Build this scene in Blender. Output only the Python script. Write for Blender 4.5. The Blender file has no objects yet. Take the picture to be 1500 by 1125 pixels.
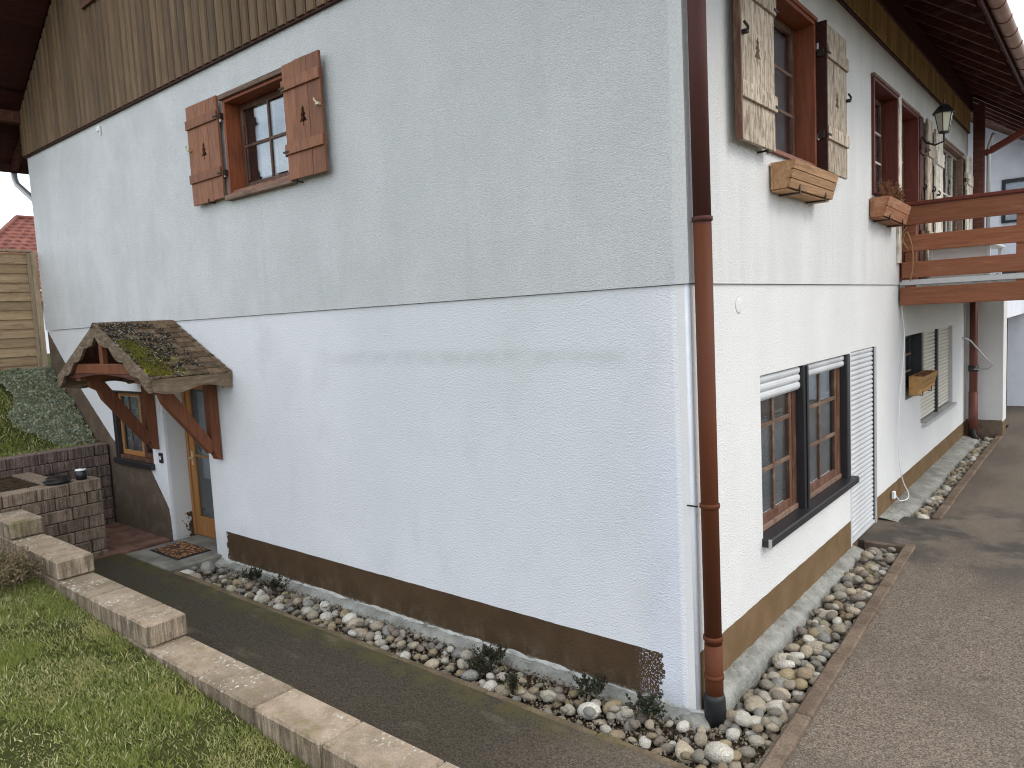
import bpy, math, random
import numpy as np
from mathutils import Vector, Matrix
from mathutils import noise as mn
from mathutils.geometry import tessellate_polygon
random.seed(7); rng = np.random.default_rng(7)
scene = bpy.context.scene
COL = scene.collection
# ------------------------------------------------------------------ camera
cam = bpy.data.cameras.new('camera'); camo = bpy.data.objects.new('camera', cam); COL.objects.link(camo)
f_px = 1075.0
v1 = Vector((-1306, -32.5, f_px)); v2 = Vector((889, -143.5, f_px))
X = -v1.normalized(); Y = (v2 - X * v2.dot(X)).normalized(); Z = X.cross(Y)
right = Vector((X[0], Y[0], Z[0])); down = Vector((X[1], Y[1], Z[1])); fwd = Vector((X[2], Y[2], Z[2]))
M = Matrix((( right[0], -down[0], -fwd[0], 2.0455), (right[1], -down[1], -fwd[1], -4.2083), (right[2], -down[2], -fwd[2], 2.6), (0, 0, 0, 1)))
camo.matrix_world = M
cam.sensor_fit = 'HORIZONTAL'; cam.sensor_width = 36; cam.lens = f_px / 1500 * 36
cam.clip_start = 0.05; cam.clip_end = 2000
scene.camera = camo
# ------------------------------------------------------------------ world, sun, exposure
SUN_DIR = Vector((1.0, 0.22, 1.05)).normalized()
el = math.asin(SUN_DIR.z); az = math.atan2(SUN_DIR.x, SUN_DIR.y)
world = bpy.data.worlds.new('World'); scene.world = world; world.use_nodes = True
nt = world.node_tree; nt.nodes.clear()
out = nt.nodes.new('ShaderNodeOutputWorld'); bg = nt.nodes.new('ShaderNodeBackground')
sky = nt.nodes.new('ShaderNodeTexSky'); sky.sky_type = 'NISHITA'; sky.sun_disc = False
sky.sun_elevation = el; sky.sun_rotation = az; sky.air_density = 1.0; sky.dust_density = 1.5; sky.ozone_density = 1.0
tc = nt.nodes.new('ShaderNodeTexCoord'); mp = nt.nodes.new('ShaderNodeMapping'); mp.inputs['Scale'].default_value = (1.6, 1.6, 5.0)
nz = nt.nodes.new('ShaderNodeTexNoise'); nz.inputs['Scale'].default_value = 1.7; nz.inputs['Detail'].default_value = 8; nz.inputs['Roughness'].default_value = .55
cr = nt.nodes.new('ShaderNodeValToRGB'); cr.color_ramp.elements[0].position = .36; cr.color_ramp.elements[1].position = .54
cr.color_ramp.elements[0].color = (.25, .25, .25, 1)
mixw = nt.nodes.new('ShaderNodeMix'); mixw.data_type = 'RGBA'
nt.links.new(tc.outputs['Generated'], mp.inputs[0]); nt.links.new(mp.outputs[0], nz.inputs['Vector'])
nt.links.new(nz.outputs['Fac'], cr.inputs[0]); nt.links.new(cr.outputs[0], mixw.inputs['Factor'])
nt.links.new(sky.outputs[0], mixw.inputs['A']); mixw.inputs['B'].default_value = (9.2, 9.6, 10.2, 1)
nt.links.new(mixw.outputs['Result'], bg.inputs[0]); bg.inputs[1].default_value = 0.15
nt.links.new(bg.outputs[0], out.inputs[0])
sun = bpy.data.lights.new('sun', 'SUN'); sun.energy = 1.0; sun.angle = math.radians(22); sun.color = (1, .94, .85)
suno = bpy.data.objects.new('sun', sun); COL.objects.link(suno)
suno.rotation_euler = SUN_DIR.to_track_quat('Z', 'Y').to_euler(); suno.location = (20, 5, 30)
scene.view_settings.view_transform = 'Standard'; scene.view_settings.look = 'None'
scene.view_settings.exposure = 0.5; scene.view_settings.gamma = 1
scene.view_settings.use_curve_mapping = False
scene.cycles.pixel_filter_type = 'BLACKMAN_HARRIS'; scene.cycles.filter_width = 1.1
scene.cycles.max_bounces = 8; scene.cycles.transparent_max_bounces = 12

# ------------------------------------------------------------------ material helpers
class N:
    def __init__(s, name):
        s.m = bpy.data.materials.new(name); s.m.use_nodes = True; s.t = s.m.node_tree; s.t.nodes.clear()
        s.out = s.t.nodes.new('ShaderNodeOutputMaterial'); s.p = s.t.nodes.new('ShaderNodeBsdfPrincipled')
        s.t.links.new(s.p.outputs[0], s.out.inputs[0])
        s.tc = s.t.nodes.new('ShaderNodeTexCoord').outputs['Object']
    def n(s, typ, **kw):
        d = s.t.nodes.new(typ)
        for k, v in kw.items(): setattr(d, k, v)
        return d
    def L(s, a, b): s.t.links.new(a, b)
    def setin(s, inp, v):
        if isinstance(v, bpy.types.NodeSocket): s.L(v, inp)
        else: inp.default_value = v
    def vec(s, scale=(1, 1, 1), src=None, loc=(0, 0, 0), rot=(0, 0, 0)):
        m = s.n('ShaderNodeMapping'); m.inputs['Scale'].default_value = scale; m.inputs['Location'].default_value = loc; m.inputs['Rotation'].default_value = rot
        s.L(src or s.tc, m.inputs[0]); return m.outputs[0]
    def noise(s, scale, detail=4, rough=.55, v=None, dist=0):
        d = s.n('ShaderNodeTexNoise'); d.inputs['Scale'].default_value = scale; d.inputs['Detail'].default_value = detail
        d.inputs['Roughness'].default_value = rough; d.inputs['Distortion'].default_value = dist
        s.L(v or s.tc, d.inputs['Vector']); return d.outputs['Fac']
    def voro(s, scale, v=None, feature='F1', out='Distance', rnd=1):
        d = s.n('ShaderNodeTexVoronoi', feature=feature); d.inputs['Scale'].default_value = scale; d.inputs['Randomness'].default_value = rnd
        s.L(v or s.tc, d.inputs['Vector']); return d.outputs[out]
    def math(s, op, a, b=0.0, c=0.0):
        d = s.n('ShaderNodeMath', operation=op); s.setin(d.inputs[0], a); s.setin(d.inputs[1], b)
        if op in ('MULTIPLY_ADD', 'SMOOTH_MIN', 'SMOOTH_MAX'): s.setin(d.inputs[2], c)
        return d.outputs[0]
    def ss(s, v, a, b, lo=0.0, hi=1.0):        # smooth map of v from a..b to lo..hi
        d = s.n('ShaderNodeMapRange', interpolation_type='SMOOTHSTEP'); s.setin(d.inputs['Value'], v)
        if a > b: a, b, lo, hi = b, a, hi, lo
        d.inputs['From Min'].default_value = a; d.inputs['From Max'].default_value = b; d.inputs['To Min'].default_value = lo; d.inputs['To Max'].default_value = hi
        return d.outputs[0]
    def mix(s, fac, a, b, blend='MIX'):
        d = s.n('ShaderNodeMix', data_type='RGBA', blend_type=blend); s.setin(d.inputs['Factor'], fac)
        for k, v in (('A', a), ('B', b)):
            if isinstance(v, tuple) and len(v) == 3: v = v + (1,)
            s.setin(d.inputs[k], v)
        return d.outputs['Result']
    def xyz(s, src=None):
        d = s.n('ShaderNodeSeparateXYZ'); s.L(src or s.tc, d.inputs[0]); return d.outputs
    def bump(s, h, dist=.01, strength=1.0, nrm=None):
        d = s.n('ShaderNodeBump'); d.inputs['Strength'].default_value = strength; d.inputs['Distance'].default_value = dist
        s.L(h, d.inputs['Height'])
        if nrm: s.L(nrm, d.inputs['Normal'])
        return d.outputs[0]
    def rand(s): return s.n('ShaderNodeObjectInfo').outputs['Random']
    def hsv(s, col, h=.5, sat=1.0, val=1.0):
        d = s.n('ShaderNodeHueSaturation'); s.setin(d.inputs['Color'], col if not (isinstance(col, tuple) and len(col) == 3) else col + (1,))
        s.setin(d.inputs['Hue'], h); s.setin(d.inputs['Saturation'], sat); s.setin(d.inputs['Value'], val); return d.outputs[0]
    def done(s, col, rough=.8, nrm=None, spec=.3, metal=0.0):
        if isinstance(col, tuple) and len(col) == 3: col = col + (1,)
        s.setin(s.p.inputs['Base Color'], col); s.setin(s.p.inputs['Roughness'], rough)
        s.setin(s.p.inputs['Specular IOR Level'], spec); s.setin(s.p.inputs['Metallic'], metal)
        if nrm: s.L(nrm, s.p.inputs['Normal'])
        return s.m

MT = {}
# stucco ------------------------------------------------------------
def stucco_bump(k, strength=1.0, ripple=0.0, smooth=None):
    a = k.noise(95, 3, .65); b = k.noise(44, 3, .65, v=k.vec((1, 1, 1.35)))
    v = k.voro(105)
    h = k.math('ADD', k.math('MULTIPLY', a, 1.0), k.math('MULTIPLY', b, .5 + ripple))
    h = k.math('ADD', h, k.math('MULTIPLY', v, .5))
    if smooth is not None: h = k.math('MULTIPLY', h, smooth)
    return k.bump(h, .0085 * strength, 1.0), h
k = N('stucco_gable_upper')
x, y, z = k.xyz()
st = k.noise(1.0, 6, .65, v=k.vec((1.5, 1.5, 1.1)))
st2 = k.noise(1.0, 6, .7, v=k.vec((3.0, 3.0, 1.3), loc=(5, 2, 1)))
big = k.noise(.55, 3, .5)
col = k.mix(k.ss(st, .35, .7), (.655, .672, .672), (.765, .775, .778))
col = k.mix(k.ss(st2, .50, .72, 0, .30), col, (.50, .52, .51))
col = k.mix(k.ss(k.math('ADD', x, k.math('MULTIPLY', k.noise(.8, 3), 3.0)), -5.5, -1.0, 0, .50), col, (.53, .55, .54))
drip = k.math('MULTIPLY', k.ss(k.noise(1.0, 4, .6, v=k.vec((3.2, 3.2, .30), loc=(3, 0, 0))), .48, .75), k.ss(z, 4.8, 2.9, 0, .26))
col = k.mix(drip, col, (.40, .425, .405))
strip = k.ss(x, -.085, -.07)
col = k.mix(k.math('MULTIPLY', strip, .8), col, (.62, .62, .60))
nb, h = stucco_bump(k, 1.0, 0, k.ss(x, -.09, -.07, 1, .25))
col = k.mix(k.ss(k.noise(75, 4, .75), .40, .64, 0, .50), col, (.43, .455, .45))
MT['st_gu'] = k.done(col, .92, nb, .15)
k = N('stucco_gable_lower')
x, y, z = k.xyz()
big = k.noise(.6, 4, .55)
col = k.mix(k.ss(big, .4, .62), (.77, .782, .805), (.705, .72, .732))
gp = k.math('MULTIPLY', k.ss(k.math('ADD', x, k.math('MULTIPLY', k.noise(1.3, 3), 1.2)), -3.6, -2.4), k.ss(z, .2, 1.2, .4, .9))
gp = k.math('MULTIPLY', gp, k.ss(x, -.1, -.35))
lav = k.math('MULTIPLY', k.ss(k.math('ADD', x, k.math('MULTIPLY', k.noise(4, 3), .12)), -.34, -.26), k.ss(k.math('ADD', z, k.math('MULTIPLY', k.noise(4, 3), .2)), 1.95, 1.75))
col = k.mix(k.math('MULTIPLY', lav, .7), col, (.70, .73, .82))
col = k.mix(k.math('MULTIPLY', gp, .6), col, (.64, .675, .69))
zz = k.math('ADD', z, k.math('MULTIPLY', k.noise(3, 3), .05))
ln = k.math('MULTIPLY', k.math('MULTIPLY', k.ss(zz, 2.21, 2.33), k.ss(zz, 2.42, 2.33)), k.math('MULTIPLY', k.ss(x, -3.9, -3.2), k.ss(x, -.3, -.6)))
ln = k.math('MULTIPLY', ln, k.ss(k.noise(6, 4, .6), .25, .65, .12, .42))
col = k.mix(ln, col, (.44, .46, .46))
scr = k.math('MULTIPLY', k.ss(k.noise(1, 5, .7, v=k.vec((10, 10, 3))), .62, .75, 0, .3), k.math('MULTIPLY', k.ss(x, -6.0, -5.6), k.ss(x, -4.9, -5.4)))
col = k.mix(scr, col, (.3, .33, .33))
col = k.mix(k.ss(k.noise(75, 4, .75), .42, .68, 0, .25), col, (.52, .54, .55))
dt = k.math('MULTIPLY', k.ss(k.noise(1.1, 6, .7, v=k.vec((1.6, 1, 1), loc=(9, 1, 4))), .50, .72), .30)
col = k.mix(dt, col, (.53, .55, .555))
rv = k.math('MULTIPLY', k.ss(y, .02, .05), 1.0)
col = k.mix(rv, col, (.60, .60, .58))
col = k.mix(k.ss(k.math('ADD', x, k.math('MULTIPLY', k.noise(5, 3), .02)), -.08, -.07, 0, .85), col, (.74, .73, .70))
# chipped paint line at the corner bead
col = k.mix(k.math('MULTIPLY', k.ss(x, -.125, -.10), k.ss(x, -.07, -.085, 0, .8)), col, (.84, .85, .87))
# brown base paint
n1 = k.noise(22, 4, .7); n2 = k.noise(9, 3, .6)
je = k.math('ADD', x, k.math('MULTIPLY', k.math('SUBTRACT', n1, .5), .16)); je = k.math('ADD', je, k.math('MULTIPLY', k.math('SUBTRACT', n2, .5), .14))
b1 = k.math('MULTIPLY', k.math('GREATER_THAN', je, -5.80), k.math('LESS_THAN', je, -.26))
edge_r = k.math('MULTIPLY', k.ss(je, -.48, -.36), 1.0)
zt = k.math('ADD', z, k.math('MULTIPLY', k.math('SUBTRACT', k.noise(5, 2), .5), .012))
b1 = k.math('MULTIPLY', b1, k.math('LESS_THAN', zt, .315))
cr_ = k.n('ShaderNodeValToRGB'); e = cr_.color_ramp.elements
pts = [(-10.65, 2.75), (-9.98, 2.16), (-8.66, 1.20), (-8.3, 1.0), (-7.62, .92), (-7.18, .42), (-7.15, .38), (-7.14, 0)]
def cpos(px): return (px + 10.65) / 3.6
e[0].position = cpos(pts[0][0]); e[0].color = (pts[0][1] / 3,) * 3 + (1,)
e[1].position = cpos(pts[-1][0]); e[1].color = (pts[-1][1] / 3,) * 3 + (1,)
for px, pz in pts[1:-1]:
    q = e.new(cpos(px)); q.color = (pz / 3,) * 3 + (1,)
k.L(k.math('DIVIDE', k.math('ADD', k.math('ADD', x, k.math('MULTIPLY', k.math('SUBTRACT', n1, .5), .06)), 10.65), 3.6), cr_.inputs[0])
b2 = k.math('LESS_THAN', z, k.math('MULTIPLY', cr_.outputs[0], 3.0))
b2 = k.math('MULTIPLY', b2, k.math('LESS_THAN', x, -7.12))
b3 = k.math('MULTIPLY', k.math('MULTIPLY', k.math('GREATER_THAN', k.math('ADD', y, k.math('MULTIPLY', k.math('SUBTRACT', n1, .5), .5)), .2), k.math('LESS_THAN', z, .32)), k.math('LESS_THAN', x, -7.0))
br = k.math('MAXIMUM', k.math('MAXIMUM', b1, b2), b3)
bc = k.mix(k.ss(k.noise(3, 5, .65), .35, .7), (.068, .042, .022), (.088, .055, .030))
bc = k.mix(k.math('MULTIPLY', k.ss(z, .20, .0), k.ss(k.noise(7, 6, .7, v=k.vec((1, 1, .5))), .45, .68, 0, .55)), bc, (.17, .13, .09))
bc = k.mix(k.ss(k.noise(30, 3, .6, v=k.vec((1, 1, 1), loc=(7, 7, 7))), .72, .75, 0, .8), bc, (.40, .39, .37))
bc = k.mix(k.math('MULTIPLY', b2, 1.0), bc, k.mix(k.ss(k.noise(5, 5, .6), .4, .75), (.115, .085, .060), (.165, .13, .095)))
col = k.mix(br, col, bc)
sm = k.math('MULTIPLY', k.ss(k.math('ADD', z, k.math('MULTIPLY', k.math('SUBTRACT', k.noise(14, 5, .7, v=k.vec((1, 1, .35))), .5), .13)), .005, -.035), k.math('GREATER_THAN', x, -6.04))
col = k.mix(k.math('MULTIPLY', sm, .8), col, (.42, .43, .40))
spk = k.math('MULTIPLY', k.math('MULTIPLY', edge_r, b1), k.ss(k.noise(75, 3, .6), .56, .60))
col = k.mix(spk, col, (.55, .56, .62))
nb, h = stucco_bump(k, .8, .7, k.ss(x, -.09, -.07, 1, .3))
MT['st_gl'] = k.done(col, .9, nb, .15)
k = N('stucco_side')
x, y, z = k.xyz()
col = k.mix(k.ss(k.noise(.7, 5, .6), .35, .65), (.735, .73, .71), (.68, .675, .66))
up = k.math('GREATER_THAN', z, 2.742)
col = k.mix(k.math('MULTIPLY', up, .6), col, k.mix(k.ss(k.noise(1.0, 5, .6, v=k.vec((3, 3, .4))), .35, .7), (.57, .565, .545), (.69, .685, .67)))
col = k.mix(k.math('MULTIPLY', k.ss(k.noise(110, 2), .62, .72, 0, .35), 1), col, (.4, .4, .38))
bz = k.math('ADD', z, k.math('MULTIPLY', k.math('SUBTRACT', k.noise(6, 3), .5), .02))
br = k.math('LESS_THAN', bz, .375)
mud = k.math('MULTIPLY', k.ss(z, .55, .1), k.ss(k.noise(5, 6, .7, v=k.vec((1, 1, .5))), .45, .72, 0, .4)); col = k.mix(mud, col, (.5, .47, .42))
col = k.mix(br, col, k.mix(k.ss(k.noise(4, 4), .35, .7), (.150, .094, .046), (.185, .12, .064)))  # base paint lighter than on the gable: side sun put into the colour
nb, h = stucco_bump(k, .8, .1)
MT['st_r'] = k.done(col, .92, nb, .15)
k = N('white_plaster'); MT['plaster'] = k.done(k.mix(k.ss(k.noise(2, 5, .6), .4, .7), (.76, .78, .82), (.68, .70, .74)), .9, k.bump(k.noise(60, 3), .005))
# woods -------------------------------------------------------------
def wood(name, c1, c2, axis='z', worn=None, wornamt=.5, rough=.7, grain=1.0, wscale=4.0, lo=.5, hi=.62):
    k = N(name)
    sc = {'z': (14, 14, .9), 'x': (.9, 14, 14), 'y': (14, .9, 14), 'xy': (2.5, 2.5, 22)}[axis]
    r = k.rand()
    off = k.n('ShaderNodeVectorMath', operation='ADD'); k.L(k.tc, off.inputs[0])
    cb = k.n('ShaderNodeCombineXYZ'); k.L(k.math('MULTIPLY', r, 17.0), cb.inputs[0]); k.L(k.math('MULTIPLY', r, 7.0), cb.inputs[1]); k.L(k.math('MULTIPLY', r, 11.0), cb.inputs[2])
    k.L(cb.outputs[0], off.inputs[1]); v = off.outputs[0]
    g = k.noise(2.5, 6, .65, v=k.vec(sc, v), dist=.4)
    g2 = k.noise(9, 4, .6, v=k.vec(sc, v))
    col = k.mix(k.ss(g, .3, .7), c1, c2)
    col = k.hsv(col, .5, 1.0, k.ss(r, 0, 1, .82, 1.18))
    if worn:
        w = k.noise(wscale, 6, .7, v=k.vec(tuple(math.sqrt(q) for q in sc), v))
        wf = k.math('MULTIPLY', k.ss(w, lo, hi), wornamt)
        wf = k.math('MULTIPLY', wf, k.ss(g2, .3, .6, .5, 1))
        col = k.mix(wf, col, worn)
    return k.done(col, rough, k.bump(k.math('ADD', g, g2), .004 * grain), .25)
MT['clad'] = wood('cladding_stain', (.105, .068, .037), (.175, .115, .064), 'z', (.10, .072, .060), .4, .75, 1.0, 1.2)
MT['clad_r'] = wood('cladding_gold_bounce', (.34, .20, .085), (.50, .32, .15), 'z', (.15, .09, .05), .5)  # brightened gold: bounced light under the side eave put into the colour
MT['soffit'] = wood('soffit_maroon', (.040, .012, .009), (.065, .020, .014), 'y', None, 0, .7)
MT['soffit_tip'] = wood('rafter_maroon', (.070, .022, .015), (.11, .038, .025), 'x', (.30, .22, .18), .2)
MT['shut_g'] = wood('shutter_orange_brown', (.205, .088, .046), (.285, .125, .068), 'z', (.12, .062, .040), .55, .65, 1.3, 6.0)
MT['shut_r'] = wood('shutter_bleached', (.38, .305, .225), (.60, .51, .40), 'z', (.13, .085, .055), .8, .8, 1.6, 9.0, .47, .60)
MT['shut_w'] = wood('shutter_pale', (.55, .49, .40), (.68, .63, .54), 'z', (.14, .09, .06), .8, .8, 1.6, 6.0, .5, .6)
MT['redwood'] = wood('reveal_red_brown', (.20, .055, .022), (.29, .085, .034), 'z', (.10, .04, .02), .5, .45)
MT['redwood_d'] = wood('frame_dark_brown', (.075, .033, .020), (.12, .053, .032), 'z', (.30, .20, .14), .35, .5)
MT['maroon'] = wood('casing_maroon', (.115, .024, .015), (.155, .034, .02), 'z', None, 0, .5)
MT['casing'] = wood('casing_weathered', (.15, .10, .075), (.24, .15, .10), 'x', (.07, .04, .03), .6)
MT['brownframe'] = wood('frame_brown', (.11, .064, .042), (.17, .100, .066), 'y', (.30, .22, .16), .5, .5)
MT['balc'] = wood('balcony_red_brown', (.22, .077, .036), (.30, .115, .056), 'x', (.42, .22, .15), .35, .55, .7, 4.0, .56, .7)
MT['bracket'] = wood('bracket_brown', (.115, .038, .017), (.18, .064, .028), 'z', (.12, .045, .025), .5, .6)
MT['bargewood'] = wood('barge_weathered', (.12, .082, .05), (.20, .145, .095), 'xy', (.30, .25, .19), .6, .85, 1.4, 5)
MT['door'] = wood('door_honey', (.27, .125, .042), (.36, .175, .062), 'z', (.26, .12, .04), .4, .45)
MT['fence'] = wood('fence_pine', (.30, .205, .115), (.40, .29, .175), 'y', (.20, .13, .075), .6, .85)
MT['fence_p'] = wood('fence_post_pine', (.32, .24, .15), (.42, .33, .22), 'z', (.2, .15, .1), .5, .85)
MT['box1'] = wood('flower_box_tan', (.36, .20, .095), (.50, .30, .16), 'y', (.20, .11, .06), .6, .8)
MT['box2'] = wood('flower_box_red', (.30, .12, .06), (.42, .19, .10), 'y', (.5, .35, .22), .5, .8)
MT['box3'] = wood('flower_box_yellow', (.38, .20, .07), (.48, .28, .11), 'y', (.25, .13, .06), .5, .8)
k = N('shingle_wood')
x, y, z = k.xyz(); r = k.rand()
c = k.mix(k.ss(k.noise(10, 5, .6, v=k.vec((1, 3, 1))), .35, .65), (.10, .068, .042), (.17, .115, .07))
c = k.hsv(c, .5, 1, k.ss(r, 0, 1, .75, 1.25))
fr = k.ss(y, -.25, -.6)
c = k.mix(k.math('MULTIPLY', fr, k.ss(k.noise(14, 5, .7), .42, .58)), c, (.035, .028, .02))
c = k.mix(k.math('MULTIPLY', fr, k.ss(k.noise(38, 3, .6), .60, .66)), c, (.50, .47, .42))
ms = k.math('MULTIPLY', k.ss(k.noise(4.5, 4, .6), .50, .58), k.ss(y, -.35, -.62))
ms = k.math('MULTIPLY', ms, k.ss(z, 2.62, 2.42))
c = k.mix(ms, c, k.mix(k.noise(30, 3), (.13, .13, .015), (.30, .28, .03)))
MT['shingle'] = k.done(c, .95, k.bump(k.noise(40, 4, .7), .012), .15)
# metals / plastics ---------------------------------------------------
k = N('downpipe_brown'); x, y, z = k.xyz()
c = k.mix(k.ss(z, 3.09, 3.11), (.100, .031, .013), (.075, .030, .026))  # upper length darker: shade and reflection put into the colour
MT['pipe'] = k.done(k.mix(k.ss(k.noise(3, 4, .6, v=k.vec((1, 1, .3))), .4, .7, 0, .45), c, (.06, .024, .014)), .55, k.bump(k.noise(12, 3), .001), .14)
k = N('downpipe_maroon'); MT['pipe2'] = k.done(k.mix(k.noise(3, 3), (.11, .034, .024), (.15, .05, .036)), .5)
k = N('gutter_copper_brown'); MT['gutter'] = k.done(k.mix(k.ss(k.noise(2.5, 5, .6), .4, .65), (.26, .155, .115), (.34, .22, .17)), .5, None, .4)
k = N('black_paint'); MT['black'] = k.done(k.mix(k.noise(8, 3), (.010, .010, .012), (.022, .022, .025)), .42, k.bump(k.noise(40, 2), .0006), .5)
k = N('black_boot'); MT['boot'] = k.done(k.mix(k.noise(14, 4), (.006, .006, .007), (.03, .03, .032)), .5)
k = N('iron_dark'); MT['iron'] = k.done(k.mix(k.noise(30, 3), (.02, .016, .014), (.05, .038, .03)), .6, None, .4, .4)
k = N('galvanised'); MT['galv'] = k.done(k.mix(k.noise(12, 3), (.42, .42, .42), (.55, .55, .54)), .45, None, .5, .5)
k = N('brass'); MT['brass'] = k.done(k.mix(k.noise(20, 3), (.50, .42, .26), (.66, .58, .40)), .4, None, .5, .5)
k = N('white_plastic'); MT['whitep'] = k.done(k.mix(k.noise(6, 3), (.74, .74, .72), (.80, .80, .79)), .4)
k = N('blind_white'); MT['blind'] = k.done(k.mix(k.ss(k.noise(2.0, 4, .6, v=k.vec((1, 1, 5))), .4, .7), (.54, .55, .555), (.43, .44, .445)), .5, None, .3)
k = N('blind_cream'); MT['blindc'] = k.done(k.mix(k.noise(3, 4), (.56, .53, .45), (.64, .61, .52)), .55, None, .3)
k = N('curtain_cloth')
cc = k.mix(k.noise(5, 3), (.82, .85, .90), (.88, .90, .92))
tr = k.n('ShaderNodeBsdfTranslucent'); k.setin(tr.inputs[0], cc); k.done(cc, .95)
ms_ = k.n('ShaderNodeMixShader'); ms_.inputs[0].default_value = .12
k.L(k.p.outputs[0], ms_.inputs[1]); k.L(tr.outputs[0], ms_.inputs[2]); k.L(ms_.outputs[0], k.out.inputs[0]); MT['curtain'] = k.m
k = N('window_glass')
gl = k.n('ShaderNodeBsdfGlossy'); gl.inputs['Roughness'].default_value = .02; gl.inputs[0].default_value = (.9, .93, .95, 1)
trn = k.n('ShaderNodeBsdfTransparent'); trn.inputs[0].default_value = (.93, .95, .96, 1)
fr = k.n('ShaderNodeFresnel'); fr.inputs[0].default_value = 1.55
k.L(k.bump(k.noise(1.5, 2), .004), gl.inputs['Normal'])
ms_ = k.n('ShaderNodeMixShader'); k.L(k.math('MINIMUM', k.math('MULTIPLY', fr.outputs[0], 1.15), .9), ms_.inputs[0])
k.L(trn.outputs[0], ms_.inputs[1]); k.L(gl.outputs[0], ms_.inputs[2]); k.L(ms_.outputs[0], k.out.inputs[0]); MT['glass'] = k.m
k = N('lantern_glass'); MT['lampglass'] = k.done(k.mix(k.noise(8, 3), (.62, .60, .44), (.74, .72, .56)), .35)
k = N('interior'); MT['interior'] = k.done(k.mix(k.noise(2, 3), (.10, .09, .08), (.15, .14, .12)), .9)
k = N('terracotta_tile'); r = k.rand(); MT['tile'] = k.done(k.mix(k.ss(k.noise(3, 5, .65), .35, .65), (.12, .040, .030), (.20, .072, .05)), .8)
k = N('dark_roof'); MT['droof'] = k.done(k.mix(k.noise(5, 4), (.035, .028, .026), (.06, .05, .045)), .8)
# masonry, ground -----------------------------------------------------
def blockmat(name, c1, c2, dark, lich=.5, ribs=0.0, moss=.4, ribaxis='y'):
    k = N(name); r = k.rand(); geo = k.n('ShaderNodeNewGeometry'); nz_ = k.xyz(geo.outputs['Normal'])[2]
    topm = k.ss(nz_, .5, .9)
    off = k.n('ShaderNodeVectorMath', operation='ADD'); k.L(k.tc, off.inputs[0]); cb = k.n('ShaderNodeCombineXYZ')
    k.L(k.math('MULTIPLY', r, 9.0), cb.inputs[0]); k.L(cb.outputs[0], off.inputs[1]); v = off.outputs[0]
    c = k.mix(k.ss(k.noise(4, 5, .65, v=v), .33, .67), c1, c2)
    c = k.hsv(c, .5, 1.0, k.ss(r, 0, 1, .86, 1.14))
    c = k.mix(k.ss(k.noise(120, 2, .6, v=v), .45, .75, 0, .5), c, dark)
    c = k.mix(k.ss(k.noise(85, 2, .5, v=v), .62, .70, 0, .5), c, (.50, .45, .36))
    c = k.mix(k.math('MULTIPLY', k.ss(k.noise(5, 5, .6, v=v), .55, .72), moss), c, (.17, .17, .05))
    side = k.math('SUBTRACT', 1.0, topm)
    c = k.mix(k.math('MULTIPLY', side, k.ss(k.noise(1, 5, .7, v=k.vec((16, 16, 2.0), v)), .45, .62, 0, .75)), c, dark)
    li = k.math('MULTIPLY', k.ss(k.noise(30, 4, .65, v=v), .57, .63), k.ss(k.noise(3.0, 3, .6, v=v), .45, .65, .0, lich))
    c = k.mix(k.math('MULTIPLY', li, k.ss(topm, 0, 1, .35, 1)), c, (.66, .65, .60))
    h = k.math('ADD', k.noise(90, 3, .7, v=v), k.math('MULTIPLY', k.noise(22, 4, .6, v=v), 1.2))
    if ribs:
        w = k.noise(1.0, 2, .5, v=k.vec((30, 30, 1.0), v))
        w = k.ss(w, .42, .52); h = k.math('ADD', h, k.math('MULTIPLY', k.math('MULTIPLY', w, side), ribs))
        c = k.mix(k.math('MULTIPLY', k.math('SUBTRACT', 1.0, w), k.math('MULTIPLY', side, .28)), c, dark)
    return k.done(c, .95, k.bump(h, .012), .12)
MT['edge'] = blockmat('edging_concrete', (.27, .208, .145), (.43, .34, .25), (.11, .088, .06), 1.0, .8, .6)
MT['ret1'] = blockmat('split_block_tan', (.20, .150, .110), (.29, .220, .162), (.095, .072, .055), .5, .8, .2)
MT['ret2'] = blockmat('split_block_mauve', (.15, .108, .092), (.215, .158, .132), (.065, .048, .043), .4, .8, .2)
k = N('aggregate_asphalt')
x, y, z = k.xyz()
sp = k.noise(100, 3, .8); sp2 = k.voro(120, out='Color')
wv = k.n('ShaderNodeSeparateColor'); k.L(sp2, wv.inputs[0]); cell = wv.outputs[0]
c = k.mix(cell, (.095, .074, .055), (.345, .28, .22))
c = k.mix(k.ss(sp, .35, .65), k.mix(.6, c, (.045, .035, .024)), c)
big = k.noise(.8, 5, .6)
c = k.mix(k.ss(big, .45, .68, 0, .5), c, (.095, .08, .064))
c = k.mix(k.ss(k.noise(2.6, 6, .7, v=k.vec((1, 1, 1), loc=(3, 8, 0))), .56, .72, 0, .45), c, (.065, .055, .044))
c = k.mix(k.ss(k.noise(9, 4, .6, v=k.vec((1, 1, 1), loc=(1, 8, 0))), .66, .76, 0, .5), c, (.36, .32, .26))
fy = k.ss(k.math('ADD', y, k.math('MULTIPLY', k.noise(1.5, 4, .6), 2.0)), 3.6, 5.2)
c = k.mix(k.math('MULTIPLY', fy, .7), c, k.mix(k.ss(k.noise(1.2, 5, .6, v=k.vec((1, .35, 1))), .35, .65), (.105, .086, .068), (.19, .155, .12)))
st = k.math('MULTIPLY', k.math('MULTIPLY', k.ss(y, 2.6, 4.0), k.ss(y, 6.6, 4.6)), k.ss(k.noise(1.6, 4, .6), .42, .58))
c = k.mix(k.math('MULTIPLY', st, .75), c, (.045, .042, .038))
pw = k.ss(k.math('ADD', x, k.math('MULTIPLY', k.noise(1.5, 4), 1.0)), 1.1, -.6)            # the path left of the corner: darker, mossy
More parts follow.
